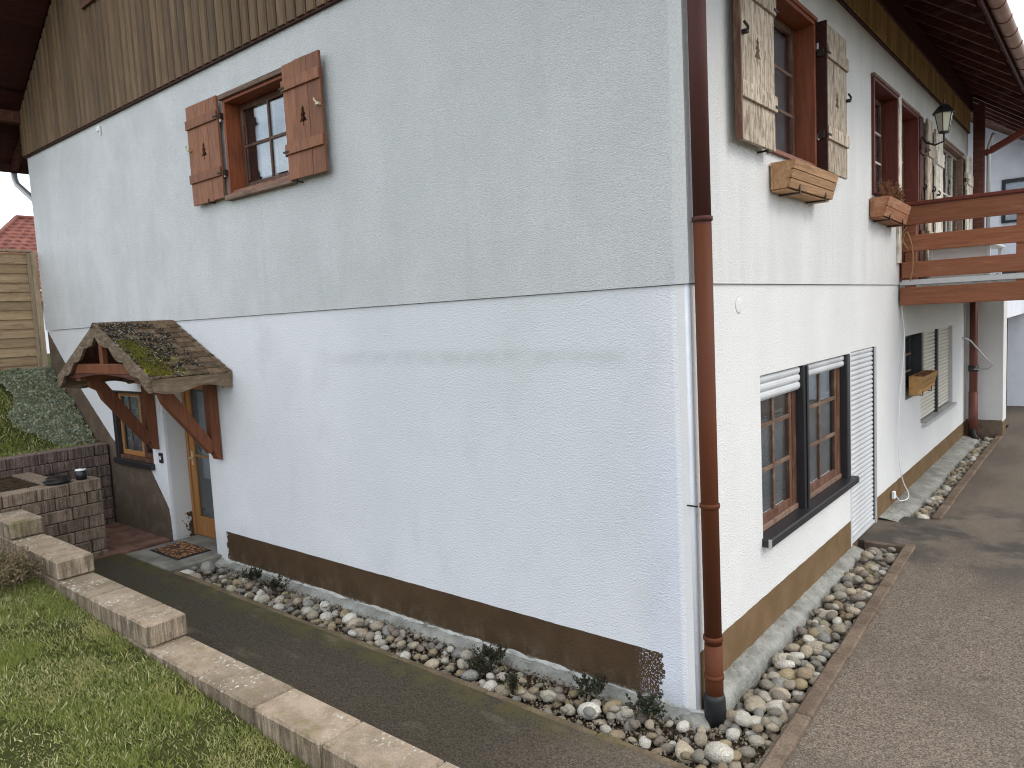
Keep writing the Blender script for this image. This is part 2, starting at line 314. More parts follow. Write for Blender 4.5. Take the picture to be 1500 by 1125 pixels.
c = k.mix(k.math('MULTIPLY', k.math('MULTIPLY', pw, k.ss(y, .2, -.1)), .90), c, k.mix(cell, (.020, .015, .009), (.068, .054, .038)))
mo = k.math('MULTIPLY', k.math('MULTIPLY', k.ss(x, -2.2, -5.0, .15, 1), k.ss(y, .0, -.1)), k.ss(k.noise(2.2, 5, .6), .40, .60))
c = k.mix(k.math('MULTIPLY', mo, .6), c, (.050, .048, .022))
me = k.math('MULTIPLY', k.ss(k.math('ADD', y, k.math('MULTIPLY', k.noise(6, 4), .2)), -.78, -.58), k.math('MULTIPLY', k.ss(x, .6, -1.5), k.ss(k.noise(4, 5, .6), .35, .6)))
c = k.mix(k.math('MULTIPLY', me, .7), c, (.085, .075, .022))
gp_ = k.math('MULTIPLY', k.ss(k.noise(1.7, 4, .6, v=k.vec((.8, 2.0, 1), loc=(4, 1, 0))), .58, .70), k.ss(y, .1, -.2))
c = k.mix(k.math('MULTIPLY', gp_, .30), c, (.20, .17, .12))
MT['asphalt'] = k.done(c, .88, k.bump(k.math('ADD', sp, cell), .006), .25)
k = N('entrance_concrete')
c = k.mix(k.ss(k.noise(3, 5, .6), .35, .65), (.13, .125, .105), (.26, .245, .205))
c = k.mix(k.ss(k.noise(90, 3), .4, .7, 0, .4), c, (.08, .075, .065)); MT['conc_d'] = k.done(c, .9, k.bump(k.noise(60, 4), .004))
k = N('mortar_grey')
c = k.mix(k.ss(k.noise(5, 6, .65), .3, .7), (.20, .20, .175), (.36, .36, .325))
c = k.mix(k.ss(k.noise(18, 4, .6), .55, .7, 0, .5), c, (.13, .125, .10)); MT['mortar'] = k.done(c, .95, k.bump(k.math('ADD', k.noise(28, 5, .65), k.noise(7, 3)), .02), .1)
k = N('mortar_light')
c = k.mix(k.ss(k.noise(9, 6, .65), .3, .7), (.34, .345, .31), (.56, .56, .52)); MT['mortar_l'] = k.done(c, .95, k.bump(k.noise(30, 5, .65), .02), .1)
k = N('kerb_stone')
c = k.mix(k.ss(k.noise(6, 5, .6), .35, .65), (.11, .083, .052), (.175, .135, .09))
c = k.mix(k.ss(k.noise(4, 4, .6, v=k.vec((1, 1, 1), loc=(2, 2, 2))), .5, .7, 0, .6), c, (.12, .105, .035))
c = k.mix(k.ss(k.noise(60, 3), .4, .7, 0, .5), c, (.07, .055, .04)); MT['kerb'] = k.done(c, .95, k.bump(k.noise(50, 4), .008), .1)
k = N('kerb_red'); c = k.mix(k.ss(k.noise(5, 5, .6), .35, .65), (.125, .092, .066), (.20, .152, .112))
c = k.mix(k.ss(k.noise(60, 3), .4, .7, 0, .5), c, (.075, .05, .038)); MT['kerb_r'] = k.done(c, .95, k.bump(k.noise(50, 4), .008), .1)
k = N('red_paving'); r = k.rand(); c = k.mix(k.ss(k.noise(4, 5, .6), .35, .65), (.13, .068, .05), (.21, .115, .088))
c = k.mix(k.ss(k.noise(2.5, 4), .5, .7, 0, .6), c, (.09, .075, .05)); MT['redpave'] = k.done(k.hsv(c, .5, 1, k.ss(r, 0, 1, .8, 1.2)), .9, k.bump(k.noise(50, 4), .005), .2)
k = N('soil'); MT['soil'] = k.done(k.mix(k.ss(k.noise(12, 6, .7), .35, .7), (.028, .020, .013), (.085, .062, .040)), 1, k.bump(k.noise(30, 5, .7), .03), .05)
k = N('lawn_soil')
c = k.mix(k.ss(k.noise(9, 6, .7), .35, .7), (.045, .050, .015), (.075, .075, .03)); MT['lawnsoil'] = k.done(c, 1, k.bump(k.noise(30, 5, .7), .03), .05)
k = N('river_stone'); r = k.rand()
cr2 = k.n('ShaderNodeValToRGB'); cr2.color_ramp.interpolation = 'CONSTANT'; k.L(r, cr2.inputs[0])
cols = [(.40, .34, .25), (.58, .54, .45), (.33, .255, .165), (.30, .29, .26), (.50, .42, .30), (.70, .66, .57), (.28, .25, .20), (.46, .38, .27), (.37, .345, .275), (.50, .45, .36), (.42, .33, .19), (.27, .225, .18)]
e = cr2.color_ramp.elements; e[0].position = 0; e[0].color = cols[0] + (1,); e[1].position = 1 / 12; e[1].color = cols[1] + (1,)
for i in range(2, 12): q = e.new(i / 12); q.color = cols[i] + (1,)
v = k.vec((1, 1, 1))
c = k.mix(k.ss(k.noise(1.1, 5, .65), .35, .7), k.hsv(cr2.outputs[0], .5, 1.0, 1.12), k.hsv(cr2.outputs[0], .5, .9, 1.42))
vein = k.n('ShaderNodeTexWave'); vein.inputs['Scale'].default_value = .9; vein.inputs['Distortion'].default_value = 5; vein.inputs['Detail'].default_value = 3; k.L(k.tc, vein.inputs[0])
c = k.mix(k.math('MULTIPLY', k.ss(vein.outputs['Fac'], .75, .98, 0, .25), k.ss(k.math('FRACT', k.math('MULTIPLY', r, 37.0)), .4, .6)), c, (.22, .18, .14))
c = k.mix(k.ss(k.noise(9, 4, .6), .52, .75, 0, .4), c, (.17, .145, .10))
MT['stone'] = k.done(c, .82, k.bump(k.noise(6, 4, .6), .04), .25)
k = N('grit_mix'); cs = k.n('ShaderNodeSeparateColor'); k.L(k.voro(60, out='Color'), cs.inputs[0]); MT['grit'] = k.done(k.mix(cs.outputs[0], (.06, .045, .03), (.30, .255, .19)), .95)
k = N('doormat'); x, y, z = k.xyz()
c = k.mix(k.ss(k.voro(16, feature='DISTANCE_TO_EDGE'), .12, .18), (.045, .028, .018), (.38, .19, .075))
c = k.mix(k.ss(k.noise(60, 3), .4, .8, 0, .5), c, (.20, .10, .05)); MT['mat'] = k.done(c, 1, k.bump(k.noise(200, 2), .006))
# foliage
def leafmat(name, cols, rough=.7, patch=None, pscale=2.0):
    k = N(name); at = k.n('ShaderNodeAttribute', attribute_name='tint'); s_ = k.n('ShaderNodeSeparateColor'); k.L(at.outputs['Color'], s_.inputs[0])
    c = k.mix(s_.outputs[0], cols[0], cols[1])
    if len(cols) > 2: c = k.mix(k.ss(s_.outputs[1], .72, .86), c, cols[2])
    if patch: c = k.mix(k.math('MULTIPLY', k.ss(k.noise(pscale, 4, .6), .50, .64), k.ss(s_.outputs[2], 0, 1, .35, .9)), c, patch)
    tr = k.n('ShaderNodeBsdfTranslucent'); k.setin(tr.inputs[0], c); k.done(c, rough, None, .25)
    m_ = k.n('ShaderNodeMixShader'); m_.inputs[0].default_value = .25; k.L(k.p.outputs[0], m_.inputs[1]); k.L(tr.outputs[0], m_.inputs[2]); k.L(m_.outputs[0], k.out.inputs[0]); return k.m
MT['grass'] = leafmat('grass_blades', [(.085, .125, .022), (.235, .265, .065), (.52, .49, .25)], .6, (.42, .39, .16), 1.4)
MT['cover'] = leafmat('cover_leaves', [(.23, .27, .185), (.44, .48, .36), (.26, .21, .10)], .8)
MT['sedum'] = leafmat('sedum_leaves', [(.018, .030, .014), (.045, .060, .028), (.07, .022, .022)], .6)
MT['dry'] = leafmat('dry_twigs', [(.15, .11, .065), (.30, .235, .15), (.10, .10, .04)], .9)
MT['heather'] = leafmat('heather_rust', [(.16, .065, .032), (.30, .13, .065), (.20, .14, .07)], .9)
MT['yellow'] = leafmat('yellow_petals', [(.60, .56, .02), (.75, .70, .05)], .6)
MT['litter'] = leafmat('dark_litter', [(.030, .024, .016), (.085, .066, .042), (.34, .31, .26)], 1)
MT['moss'] = leafmat('moss_tufts', [(.12, .115, .02), (.24, .22, .04)], 1)

# ------------------------------------------------------------------ mesh helpers
class MB:
    def __init__(s): s.v = []; s.f = []
    def add(s, vs, fs):
        o = len(s.v); s.v += [tuple(p) for p in vs]; s.f += [tuple(i + o for i in f) for f in fs]; return s
    def box(s, a, b, bev=0.0):
        x0, y0, z0 = [min(a[i], b[i]) for i in range(3)]; x1, y1, z1 = [max(a[i], b[i]) for i in range(3)]
        if bev <= 0:
            vs = [(x0, y0, z0), (x1, y0, z0), (x1, y1, z0), (x0, y1, z0), (x0, y0, z1), (x1, y0, z1), (x1, y1, z1), (x0, y1, z1)]
            fs = [(0, 3, 2, 1), (4, 5, 6, 7), (0, 1, 5, 4), (1, 2, 6, 5), (2, 3, 7, 6), (3, 0, 4, 7)]
            return s.add(vs, fs)
        d = min(bev, (x1 - x0) * .45, (y1 - y0) * .45, (z1 - z0) * .45)
        c = [(x0, x1), (y0, y1), (z0, z1)]; vs = []; idx = {}
        for sx in (0, 1):
            for sy in (0, 1):
                for sz in (0, 1):
                    for ax in range(3):   # vertex lying on the face normal to ax
                        p = []
                        for q, ss in enumerate((sx, sy, sz)):
                            val = c[q][ss]
                            if q != ax: val += d if ss == 0 else -d
                            p.append(val)
                        idx[(sx, sy, sz, ax)] = len(vs); vs.append(tuple(p))
        fs = []
        def quad(l, outward):
            p = [Vector(vs[i]) for i in l]; n = (p[1] - p[0]).cross(p[2] - p[0])
            fs.append(tuple(l) if n.dot(outward) > 0 else tuple(reversed(l)))
        for ax in range(3):
            o1, o2 = [q for q in range(3) if q != ax]
            for sd in (0, 1):
                l = []
                for a_, b_ in ((0, 0), (1, 0), (1, 1), (0, 1)):
                    t = [0, 0, 0]; t[ax] = sd; t[o1] = a_; t[o2] = b_; l.append(idx[(*t, ax)])
                n = Vector((0, 0, 0)); n[ax] = 1 if sd else -1; quad(l, n)
            # edges parallel to ax
            for a_ in (0, 1):
                for b_ in (0, 1):
                    t0 = [0, 0, 0]; t0[o1] = a_; t0[o2] = b_; t1 = list(t0); t1[ax] = 1
                    n = Vector((0, 0, 0)); n[o1] = 1 if a_ else -1; n[o2] = 1 if b_ else -1
                    quad([idx[(*t0, o1)], idx[(*t1, o1)], idx[(*t1, o2)], idx[(*t0, o2)]], n)
        for sx in (0, 1):
            for sy in (0, 1):
                for sz in (0, 1):
                    quad([idx[(sx, sy, sz, 0)], idx[(sx, sy, sz, 1)], idx[(sx, sy, sz, 2)]], Vector((sx - .5, sy - .5, sz - .5)))
        return s.add(vs, fs)
    def tube(s, pts, r, seg=10, cap=True, rr=None):
        pts = [Vector(p) for p in pts]; n = len(pts); vs = []; up = None
        for i, p in enumerate(pts):
            d = (pts[min(i + 1, n - 1)] - pts[max(i - 1, 0)]).normalized()
            if up is None: up = Vector((0, 0, 1)) if abs(d.z) < .9 else Vector((1, 0, 0))
            a = d.cross(up).normalized(); b = a.cross(d).normalized(); up = b
            R_ = rr[i] if rr else r
            for j in range(seg):
                t = 2 * math.pi * j / seg; vs.append(p + (a * math.cos(t) + b * math.sin(t)) * R_)
        fs = []
        for i in range(n - 1):
            for j in range(seg):
                k2 = (j + 1) % seg; fs.append((i * seg + j, i * seg + k2, (i + 1) * seg + k2, (i + 1) * seg + j))
        if cap: fs.append(tuple(reversed(range(seg)))); fs.append(tuple((n - 1) * seg + j for j in range(seg)))
        return s.add(vs, fs)
    def prism(s, poly, axis, a, b):           # polygon in the other two axes extruded along axis
        def P(q, t):
            r = [q[0], q[1]]; r.insert(axis, t); return tuple(r)
        n = len(poly); vs = [P(q, a) for q in poly] + [P(q, b) for q in poly]
        tris = tessellate_polygon([[Vector((q[0], q[1], 0)) for q in poly]])
        fs = [tuple(t) for t in tris] + [tuple(i + n for i in reversed(t)) for t in tris]
        fs += [(i, (i + 1) % n, (i + 1) % n + n, i + n) for i in range(n)]
        return s.add(vs, fs)
    def mesh(s, name, smooth=False, fix=False):
        me = bpy.data.meshes.new(name); me.from_pydata(s.v, [], s.f); 
        if fix:
            import bmesh
            bm = bmesh.new(); bm.from_mesh(me); bmesh.ops.recalc_face_normals(bm, faces=bm.faces); bm.to_mesh(me); bm.free()
        if smooth: me.shade_smooth()
        me.update(); return me
def obj(name, mb, mat, parent=None, smooth=False, fix=False, label=None, loc=None):
    me = mb.mesh(name, smooth, fix) if isinstance(mb, MB) else mb
    if mat is not None and not me.materials: me.materials.append(MT[mat])
    o = bpy.data.objects.new(name, me); COL.objects.link(o)
    if parent: o.parent = parent
    if loc: o.location = loc
    if label: o['label'] = label
    return o
def tag(o, label, cat, group=None, kind=None):
    o['label'] = label
    if cat: o['category'] = cat
    if group: o['group'] = group
    if kind: o['kind'] = kind
    return o
def thing(name, label, cat, loc=(0, 0, 0), group=None):
    o = bpy.data.objects.new(name, None); o.empty_display_size = .2; COL.objects.link(o); o.location = loc; return tag(o, label, cat, group)
def part(name, parent, label=None, loc=(0, 0, 0)):
    o = bpy.data.objects.new(name, None); COL.objects.link(o); o.parent = parent; o.location = loc
    if label: o['label'] = label
    return o
def struct(name, mb, mat, label=None, smooth=False, fix=False):
    o = obj(name, mb, mat, None, smooth, fix); o['kind'] = 'structure'
    if label: o['label'] = label
    return o
def rot(me_mb, ang, axis, origin):
    Rm = Matrix.Rotation(ang, 3, axis); o = Vector(origin)
    me_mb.v = [tuple(Rm @ (Vector(p) - o) + o) for p in me_mb.v]; return me_mb
class Face:                                     # local wall frame: u along wall, w outwards, z up
    def __init__(s, kind): s.k = kind
    def p(s, u, w, z): return (u, -w, z) if s.k == 'g' else (w, u, z)
    def box(s, mb, u0, u1, w0, w1, z0, z1, bev=0.0): return mb.box(s.p(u0, w0, z0), s.p(u1, w1, z1), bev)
GF, RF = Face('g'), Face('r')
def gh(x, y):                                   # level of the driveway, rising gently along the side of the house
    t = min(max(y / 3.4, 0), 1) if x > -.2 else 0
    return .11 * t

# ------------------------------------------------------------------ ground
def grid_sheet(x0, x1, y0, y1, z, nx, ny, thick=0.0, amp=0.0, fz=None):
    mb = MB(); vs = []; fs = []
    for j in range(ny + 1):
        for i in range(nx + 1):
            x_ = x0 + (x1 - x0) * i / nx; y_ = y0 + (y1 - y0) * j / ny
            zz = z + (fz(x_, y_) if fz else 0) + (amp * mn.noise(Vector((x_ * 1.3, y_ * 1.3, 0))) if amp else 0)
            vs.append((x_, y_, zz))
    for j in range(ny):
        for i in range(nx):
            a = j * (nx + 1) + i; fs.append((a, a + 1, a + nx + 2, a + nx + 1))
    mb.add(vs, fs)
    if thick:
        ring = [j for j in range(nx + 1)] + [(j + 1) * (nx + 1) - 1 for j in range(1, ny + 1)] + [ny * (nx + 1) + i for i in range(nx - 1, -1, -1)] + [j * (nx + 1) for j in range(ny - 1, 0, -1)]
        top = [vs[i] for i in ring]; n = len(ring); bot = [(p[0], p[1], p[2] - thick) for p in top]
        mb.add(top + bot, [((i + 1) % n, i, i + n, (i + 1) % n + n) for i in range(n)])
    return mb
# far ground: one sheet reaching the horizon, lying below everything
struct('ground', grid_sheet(-500, 500, -500, 500, -.16, 20, 20), 'lawnsoil', 'grassy ground around the houses')
mb = MB()
for (a, b, c, d, nx, ny) in [(.51, 9, -.62, 12.2, 16, 40), (.0, .51, 3.78, 4.90, 2, 4), (-6, 9, 12.2, 40, 10, 10), (1.45, 9, -14, -.62, 10, 14)]:
    s_ = grid_sheet(a, b, c, d, 0, nx, ny, .12, 0, gh); mb.add(s_.v, s_.f)
struct('driveway', mb, 'asphalt', 'brown exposed-aggregate driveway beside the house')
struct('path', grid_sheet(-7.2, 1.45, -1.54, -.62, 0, 40, 5, .12, .006), 'asphalt', 'dark mossy path between edging blocks and house')
struct('entrance_slab', MB().box((-7.06, -.61, -.12), (-5.95, .33, .012), .006), 'conc_d', 'grey concrete slab in front of the entrance door')
mb = struct('red_paving', MB().box((-8.84, -1.2, -.12), (-7.2, -.0, -.012)), 'soil', 'reddish paving between retaining walls and house')
for i in range(8):
    for j in range(6):
        x0 = -8.83 + i * .205 ; y0 = -1.19 + j * .198
        if x0 + .2 > -7.06: continue
        obj('paving_stone', MB().box((x0, y0, -.05), (x0 + .199, y0 + .192, .004 + random.uniform(-.003, .004)), .006), 'redpave', mb)
# pebble beds and kerbs
beds = {}
def bed(name, x0, x1, y0, y1, label):
    b_ = struct(name, grid_sheet(x0, x1, y0, y1, -.085, 20, 8, 0, .01, gh), 'soil', label, fix=False); return b_
bedA = bed('pebble_bed', -5.98, .52, -.53, -.03, 'strip of river stones along the gable wall')
bedB = bed('pebble_bed', .0, .56, -.03, 3.72, 'strip of river stones beside the corner downpipe and window')
bedC = bed('pebble_bed', .2, .47, 4.92, 10.75, 'narrow far strip of river stones along the side wall')
def kerb(name, p0, p1, w, h0, h1, n, mat, label, jit=.006):
    root = bpy.data.objects.new(name, None); COL.objects.link(root); root['kind'] = 'structure'; root['label'] = label
    p0 = Vector(p0); p1 = Vector(p1); d = (p1 - p0); L_ = d.length; d.normalize(); nrm = Vector((-d.y, d.x))
    for i in range(n):
        a = p0 + d * (L_ * i / n + .004); b = p0 + d * (L_ * (i + 1) / n - .004)
        jt = random.uniform(-jit, jit); za = gh(a.x, a.y) + h1 + random.uniform(-jit, jit); zb = gh(b.x, b.y) + h1 + random.uniform(-jit, jit)
        m_ = MB().box((0, -w / 2 + jt, -h0), ((b - a).length, w / 2 + jt, 0), .012)
        vs = []
        ll = (b - a).length
        for v in m_.v:
            t = v[0] / ll; q = a + d * v[0] + nrm * v[1]; vs.append((q.x, q.y, za * (1 - t) + zb * t + v[2]))
        m_.v = vs; obj('kerbstone', m_, mat, root)
    return root
kerb('kerb', (-5.9, -.575), (.52, -.62), .060, .12, .006, 7, 'kerb', 'low mossy kerb edging the stone strip by the gable wall')
kerb('kerb', (.60, -.62), (.485, 3.78), .10, .14, .03, 5, 'kerb_r', 'reddish kerb edging the near stone strip beside the driveway')
kerb('kerb', (.52, 4.92), (.50, 10.9), .10, .14, .03, 6, 'kerb_r', 'reddish kerb edging the far stone strip beside the driveway')
kerb('kerb', (.06, 3.75), (.43, 3.75), .04, .14, .012, 1, 'kerb_r', 'thin cross kerb closing the near stone strip by the roller door')
# ---- stones
def stone_mesh(i):
    import bmesh
    bm = bmesh.new(); bmesh.ops.create_icosphere(bm, subdivisions=2, radius=1)
    sx, sy, sz = random.uniform(.95, 1.35), random.uniform(.75, 1.0), random.uniform(.55, .8)
    o = Vector((i * 7.3, i * 3.1, 0))
    for v in bm.verts:
        n_ = 1 + .22 * mn.noise(v.co * .9 + o) + .07 * mn.noise(v.co * 2.5 + o); v.co *= n_
        v.co = Vector((v.co.x * sx, v.co.y * sy, v.co.z * sz))
    me = bpy.data.meshes.new('river_stone'); bm.to_mesh(me); bm.free(); me.shade_smooth(); me.materials.append(MT['stone']); return me
SM = [stone_mesh(i) for i in range(12)]
def fill_stones(bedo, x0, x1, y0, y1, rmin, rmax, count, seed, xf=None, forced=()):
    r_ = random.Random(seed); placed = []
    def put(x_, y_, R_, zoff=0, me=None):
        o = bpy.data.objects.new('river_stone', me or r_.choice(SM)); COL.objects.link(o); o.parent = bedo
        o.location = (x_, y_, gh(x_, y_) - .085 + R_ * .62 + zoff); o.scale = (R_, R_, R_)
        o.rotation_euler = (r_.uniform(-.35, .35), r_.uniform(-.35, .35), r_.uniform(0, 6.3)); placed.append((x_, y_, R_))
    for q in forced: put(*q)
    tries = 0
    while len(placed) < count * .70 and tries < 30000:
        tries += 1; t = 1 - tries / 30000
        R_ = rmin + (rmax - rmin) * (r_.random() ** 1.6) * max(t, .15)
        x_ = r_.uniform(x0 + R_ * .8, x1 - R_ * .8); y_ = r_.uniform(y0 + R_ * .8, y1 - R_ * .8)
        if xf and not xf(x_, y_, R_): continue
        if all((x_ - a) ** 2 + (y_ - b) ** 2 > ((R_ + c) * .80) ** 2 for a, b, c in placed): put(x_, y_, R_)
    tries = 0; base = list(placed)
    while len(placed) < count and tries < 6000:      # second layer in the hollows
        tries += 1; R_ = r_.uniform(rmin, (rmin + rmax) / 2); x_ = r_.uniform(x0 + R_, x1 - R_); y_ = r_.uniform(y0 + R_, y1 - R_)
        if xf and not xf(x_, y_, R_): continue
        if all((x_ - a) ** 2 + (y_ - b) ** 2 > ((R_ + c) * .45) ** 2 for a, b, c in base) and all((x_ - a) ** 2 + (y_ - b) ** 2 > ((R_ + c) * .85) ** 2 for a, b, c in placed[len(base):]): put(x_, y_, R_, .05)
fill_stones(bedA, -5.95, .52, -.54, -.16, .028, .070, 270, 3, xf=lambda x_, y_, R_: not (x_ > .0 and y_ > -.14),
            forced=((-5.72, -.30, .11), (-3.25, -.28, .08), (-.62, -.36, .085), (-2.75, -.25, .075), (.28, -.33, .09), (-.95, -.34, .065), (.1, -.42, .075)))
fill_stones(bedB, .13, .56, -.10, 3.70, .034, .088, 230, 5, xf=lambda x_, y_, R_: x_ + R_ * .8 < .56 - .032 * y_, forced=((.26, .3, .085), (.3, .62, .08), (.22, .95, .085)))
fill_stones(bedC, .26, .46, 4.95, 10.7, .03, .075, 175, 8)

def grit(bedo, x0, x1, y0, y1, n_, seed):     # small gravel and crumbs between the stones
    rg = np.random.default_rng(seed); oc = np.array([(1, 0, 0), (-1, 0, 0), (0, 1, 0), (0, -1, 0), (0, 0, 1), (0, 0, -1)], float)
    of = [(0, 2, 4), (2, 1, 4), (1, 3, 4), (3, 0, 4), (2, 0, 5), (1, 2, 5), (3, 1, 5), (0, 3, 5)]; V_ = []; F_ = []
    for i in range(n_):
        x_, y_ = rg.uniform(x0, x1), rg.uniform(y0, y1); r_ = rg.uniform(.006, .018); A_ = np.linalg.qr(rg.normal(size=(3, 3)))[0]
        V_ += [tuple(q) for q in (oc * rg.uniform(.6, 1.1, 3) * r_) @ A_ + np.array([x_, y_, gh(x_, y_) - .075 + rg.uniform(0, .02)])]; F_ += [tuple(a + 6 * i for a in f) for f in of]
    m_ = MB(); m_.v = V_; m_.f = F_; o = obj('grit', m_, 'grit', bedo); o['kind'] = 'stuff'
grit(bedA, -5.95, .52, -.53, -.08, 4200, 1); grit(bedB, .10, .54, -.1, 3.7, 2600, 2); grit(bedC, .22, .46, 4.95, 10.7, 2000, 3)
# ------------------------------------------------------------------ HOUSE
house = thing('house', 'white rendered two-storey house with brown timber cladding, shutters and a balcony', 'house')
HX, HY = -10.65, 10.75
def wall(name, F, u0, u1, z0, z1, w, holes, mat, depth=.34, top=None):
    us = sorted({u0, u1} | {h[0] for h in holes} | {h[1] for h in holes}); zs = sorted({z0, z1} | {h[2] for h in holes} | {h[3] for h in holes})
    mb = MB(); d = 0.0
    def q(a, b, c, dd):
        mb.add([a, b, c, dd], [(0, 1, 2, 3)])
    for i in range(len(us) - 1):
        for j in range(len(zs) - 1):
            cu = (us[i] + us[i + 1]) / 2; cz = (zs[j] + zs[j + 1]) / 2
            if any(h[0] < cu < h[1] and h[2] < cz < h[3] for h in holes): continue
            q(F.p(us[i], w, zs[j]), F.p(us[i + 1], w, zs[j]), F.p(us[i + 1], w, zs[j + 1]), F.p(us[i], w, zs[j + 1]))
    for (a, b, c, e_, *dp) in holes:
        D = w - (dp[0] if dp else depth)
        q(F.p(a, w, c), F.p(a, w, e_), F.p(a, D, e_), F.p(a, D, c)); q(F.p(b, w, e_), F.p(b, w, c), F.p(b, D, c), F.p(b, D, e_))
        q(F.p(a, w, e_), F.p(b, w, e_), F.p(b, D, e_), F.p(a, D, e_)); q(F.p(b, w, c), F.p(a, w, c), F.p(a, D, c), F.p(b, D, c))
    # bottom and top return edges
    q(F.p(u0, w, z0), F.p(u0, w - .3, z0), F.p(u1, w - .3, z0), F.p(u1, w, z0)); q(F.p(u0, w, z1), F.p(u1, w, z1), F.p(u1, w - .3, z1), F.p(u0, w - .3, z1))
    return obj(name, mb, mat, house)
SEP = 2.745; CL = 5.36
door_h = (-7.11, -6.05, -.1, 2.06, .36); lw_h = (-8.56, -7.47, .93, 1.88); gw_h = (-5.06, -3.93, 3.98, 4.95)
wall('lower_wall', GF, HX, 0, -.12, SEP, 0, [door_h, lw_h], 'st_gl')
wall('upper_wall', GF, HX - .016, .016, SEP + .004, 6.02, .016, [gw_h], 'st_gu')
u1h = (1.30, 2.42, 3.72, 4.93); u2h = (4.34, 5.44, 3.70, 4.90); u3h = (5.60, 6.58, 2.78, 4.88); u4h = (8.05, 10.05, 2.78, 4.85)
bwh = (1.15, 3.50, .83, 2.07); rdh = (3.56, 4.53, .10, 2.08); w6h = (6.0, 9.36, .87, 2.11)
wall('lower_wall', RF, 0, HY, -.12, SEP, 0, [bwh, rdh, w6h], 'st_r')
wall('upper_wall', RF, -.016, HY, SEP + .004, 6.02, .016, [u1h, u2h, u3h, u4h], 'st_r')
mb = MB(); mb.tube([(-.012, .012, -.1), (-.012, .012, SEP)], .018, 12); obj('corner_bead', mb, 'plaster', house, True)
mb = MB(); mb.box((HX, HY - .02, -.1), (-.35, HY, 6.0)); mb.box((HX, .3, -.1), (HX + .02, HY - .02, 6.0)); obj('rear_wall', mb, 'plaster', house)
mb = MB(); mb.box((HX + .05, .36, 2.62), (-.36, HY - .05, 2.70)); mb.box((HX + .05, .36, -.1), (-.36, HY - .05, 0.0)); mb.box((HX + .05, .36, 5.9), (-.36, HY - .05, 5.95))
mb.box((HX + .05, 3.0, 0), (-2.6, 3.1, 5.9)); mb.box((-2.7, 3.1, 0), (-2.6, HY - .05, 5.9)); obj('interior_shell', mb, 'interior', house)
# gable wall triangle behind the boards, cladding
SL = .70; RX = HX / 2; RZ = 6.0 - SL * RX * 1.0
def roofz(x_): return 6.0 + SL * (x_ - HX) if x_ < RX else 6.0 - SL * x_
mb = MB().prism([(HX, 5.98), (0, 5.98), (RX, roofz(RX) - .02)], 1, .0, .2); obj('gable_core', mb, 'interior', house, fix=True)
clad = part('gable_cladding', house, 'weathered brown vertical boards on the gable')
pitch = .1495; n = int(round((0 - HX + .12) / pitch)); xs = HX - .06
aw = (-8.05, -6.95, 6.76, 7.5)
for i in range(n):
    a = xs + i * pitch; b = a + pitch - .024
    za = roofz(a) - .01; zb = roofz(b) - .01
    spans = [(CL, None)]
    if a < aw[1] and b > aw[0]: spans = [(CL, aw[2])] + ([(aw[3], None)] if min(za, zb) > aw[3] + .05 else [])
    for (z0, z1) in spans:
        m_ = MB(); yb, yf, c_ = -.020, -.066, .016
        ta = z1 if z1 else za; tb = z1 if z1 else zb
        prof = [(a, yb), (b, yb), (b, yf + c_), (b - c_, yf), (a + c_, yf), (a, yf + c_)]
        vs = [(p[0], p[1], z0) for p in prof] + [(p[0], p[1], ta + (tb - ta) * (p[0] - a) / (b - a)) for p in prof]
        fs = [(0, 1, 2, 3, 4, 5)[::-1], (6, 7, 8, 9, 10, 11)] + [(j, (j + 1) % 6, (j + 1) % 6 + 6, j + 6) for j in range(6)]
        m_.add(vs, [tuple(reversed(f)) for f in fs]); obj('cladding_board', m_, 'clad', clad, fix=True)
obj('cladding_backing', MB().box((HX - .05, -.0195, CL + .02), (.05, -.017, 6.0)), 'black', clad)
scl = part('eave_cladding', house, 'brown vertical boards under the side eave, golden from painted bounce light')
n = 72
for i in range(n):
    a = -.055 + i * .1495; b = a + .131
    m_ = MB(); c_ = .012; prof = [(.020, a), (.020, b), (.058 - c_, b), (.058, b - c_), (.058, a + c_), (.058 - c_, a)]
    m_.prism(prof, 2, CL - .03, 5.66); obj('cladding_board', m_, 'clad_r', scl, fix=True)
obj('wall_plate_beam', MB().box((.02, -.06, 5.66), (.075, HY + .1, 5.93), .004), 'soffit', scl)
obj('drip_trim', MB().box((HX - .06, -.05, CL - .022), (.02, -.0175, CL - .002)), 'soffit', house)
obj('drip_trim', MB().box((.0175, -.05, CL - .05), (.05, HY, CL - .032)), 'soffit', house)
# attic window, only its lower left corner shows
aw_ = part('attic_window', house); m_ = MB()
for (a, b, c, d_) in [(aw[0] - .02, aw[1] + .02, aw[2] - .05, aw[2] + .03), (aw[0] - .02, aw[0] + .06, aw[2] + .03, aw[3]), (aw[1] - .06, aw[1] + .02, aw[2] + .03, aw[3]), (aw[0] - .02, aw[1] + .02, aw[3], aw[3] + .05)]:
    m_.box((a, -.10, c), (b, -.02, d_), .004)
obj('frame', m_, 'redwood_d', aw_); obj('pane', MB().box((aw[0] + .06, -.04, aw[2] + .03), (aw[1] - .06, -.03, aw[3])), 'glass', aw_)
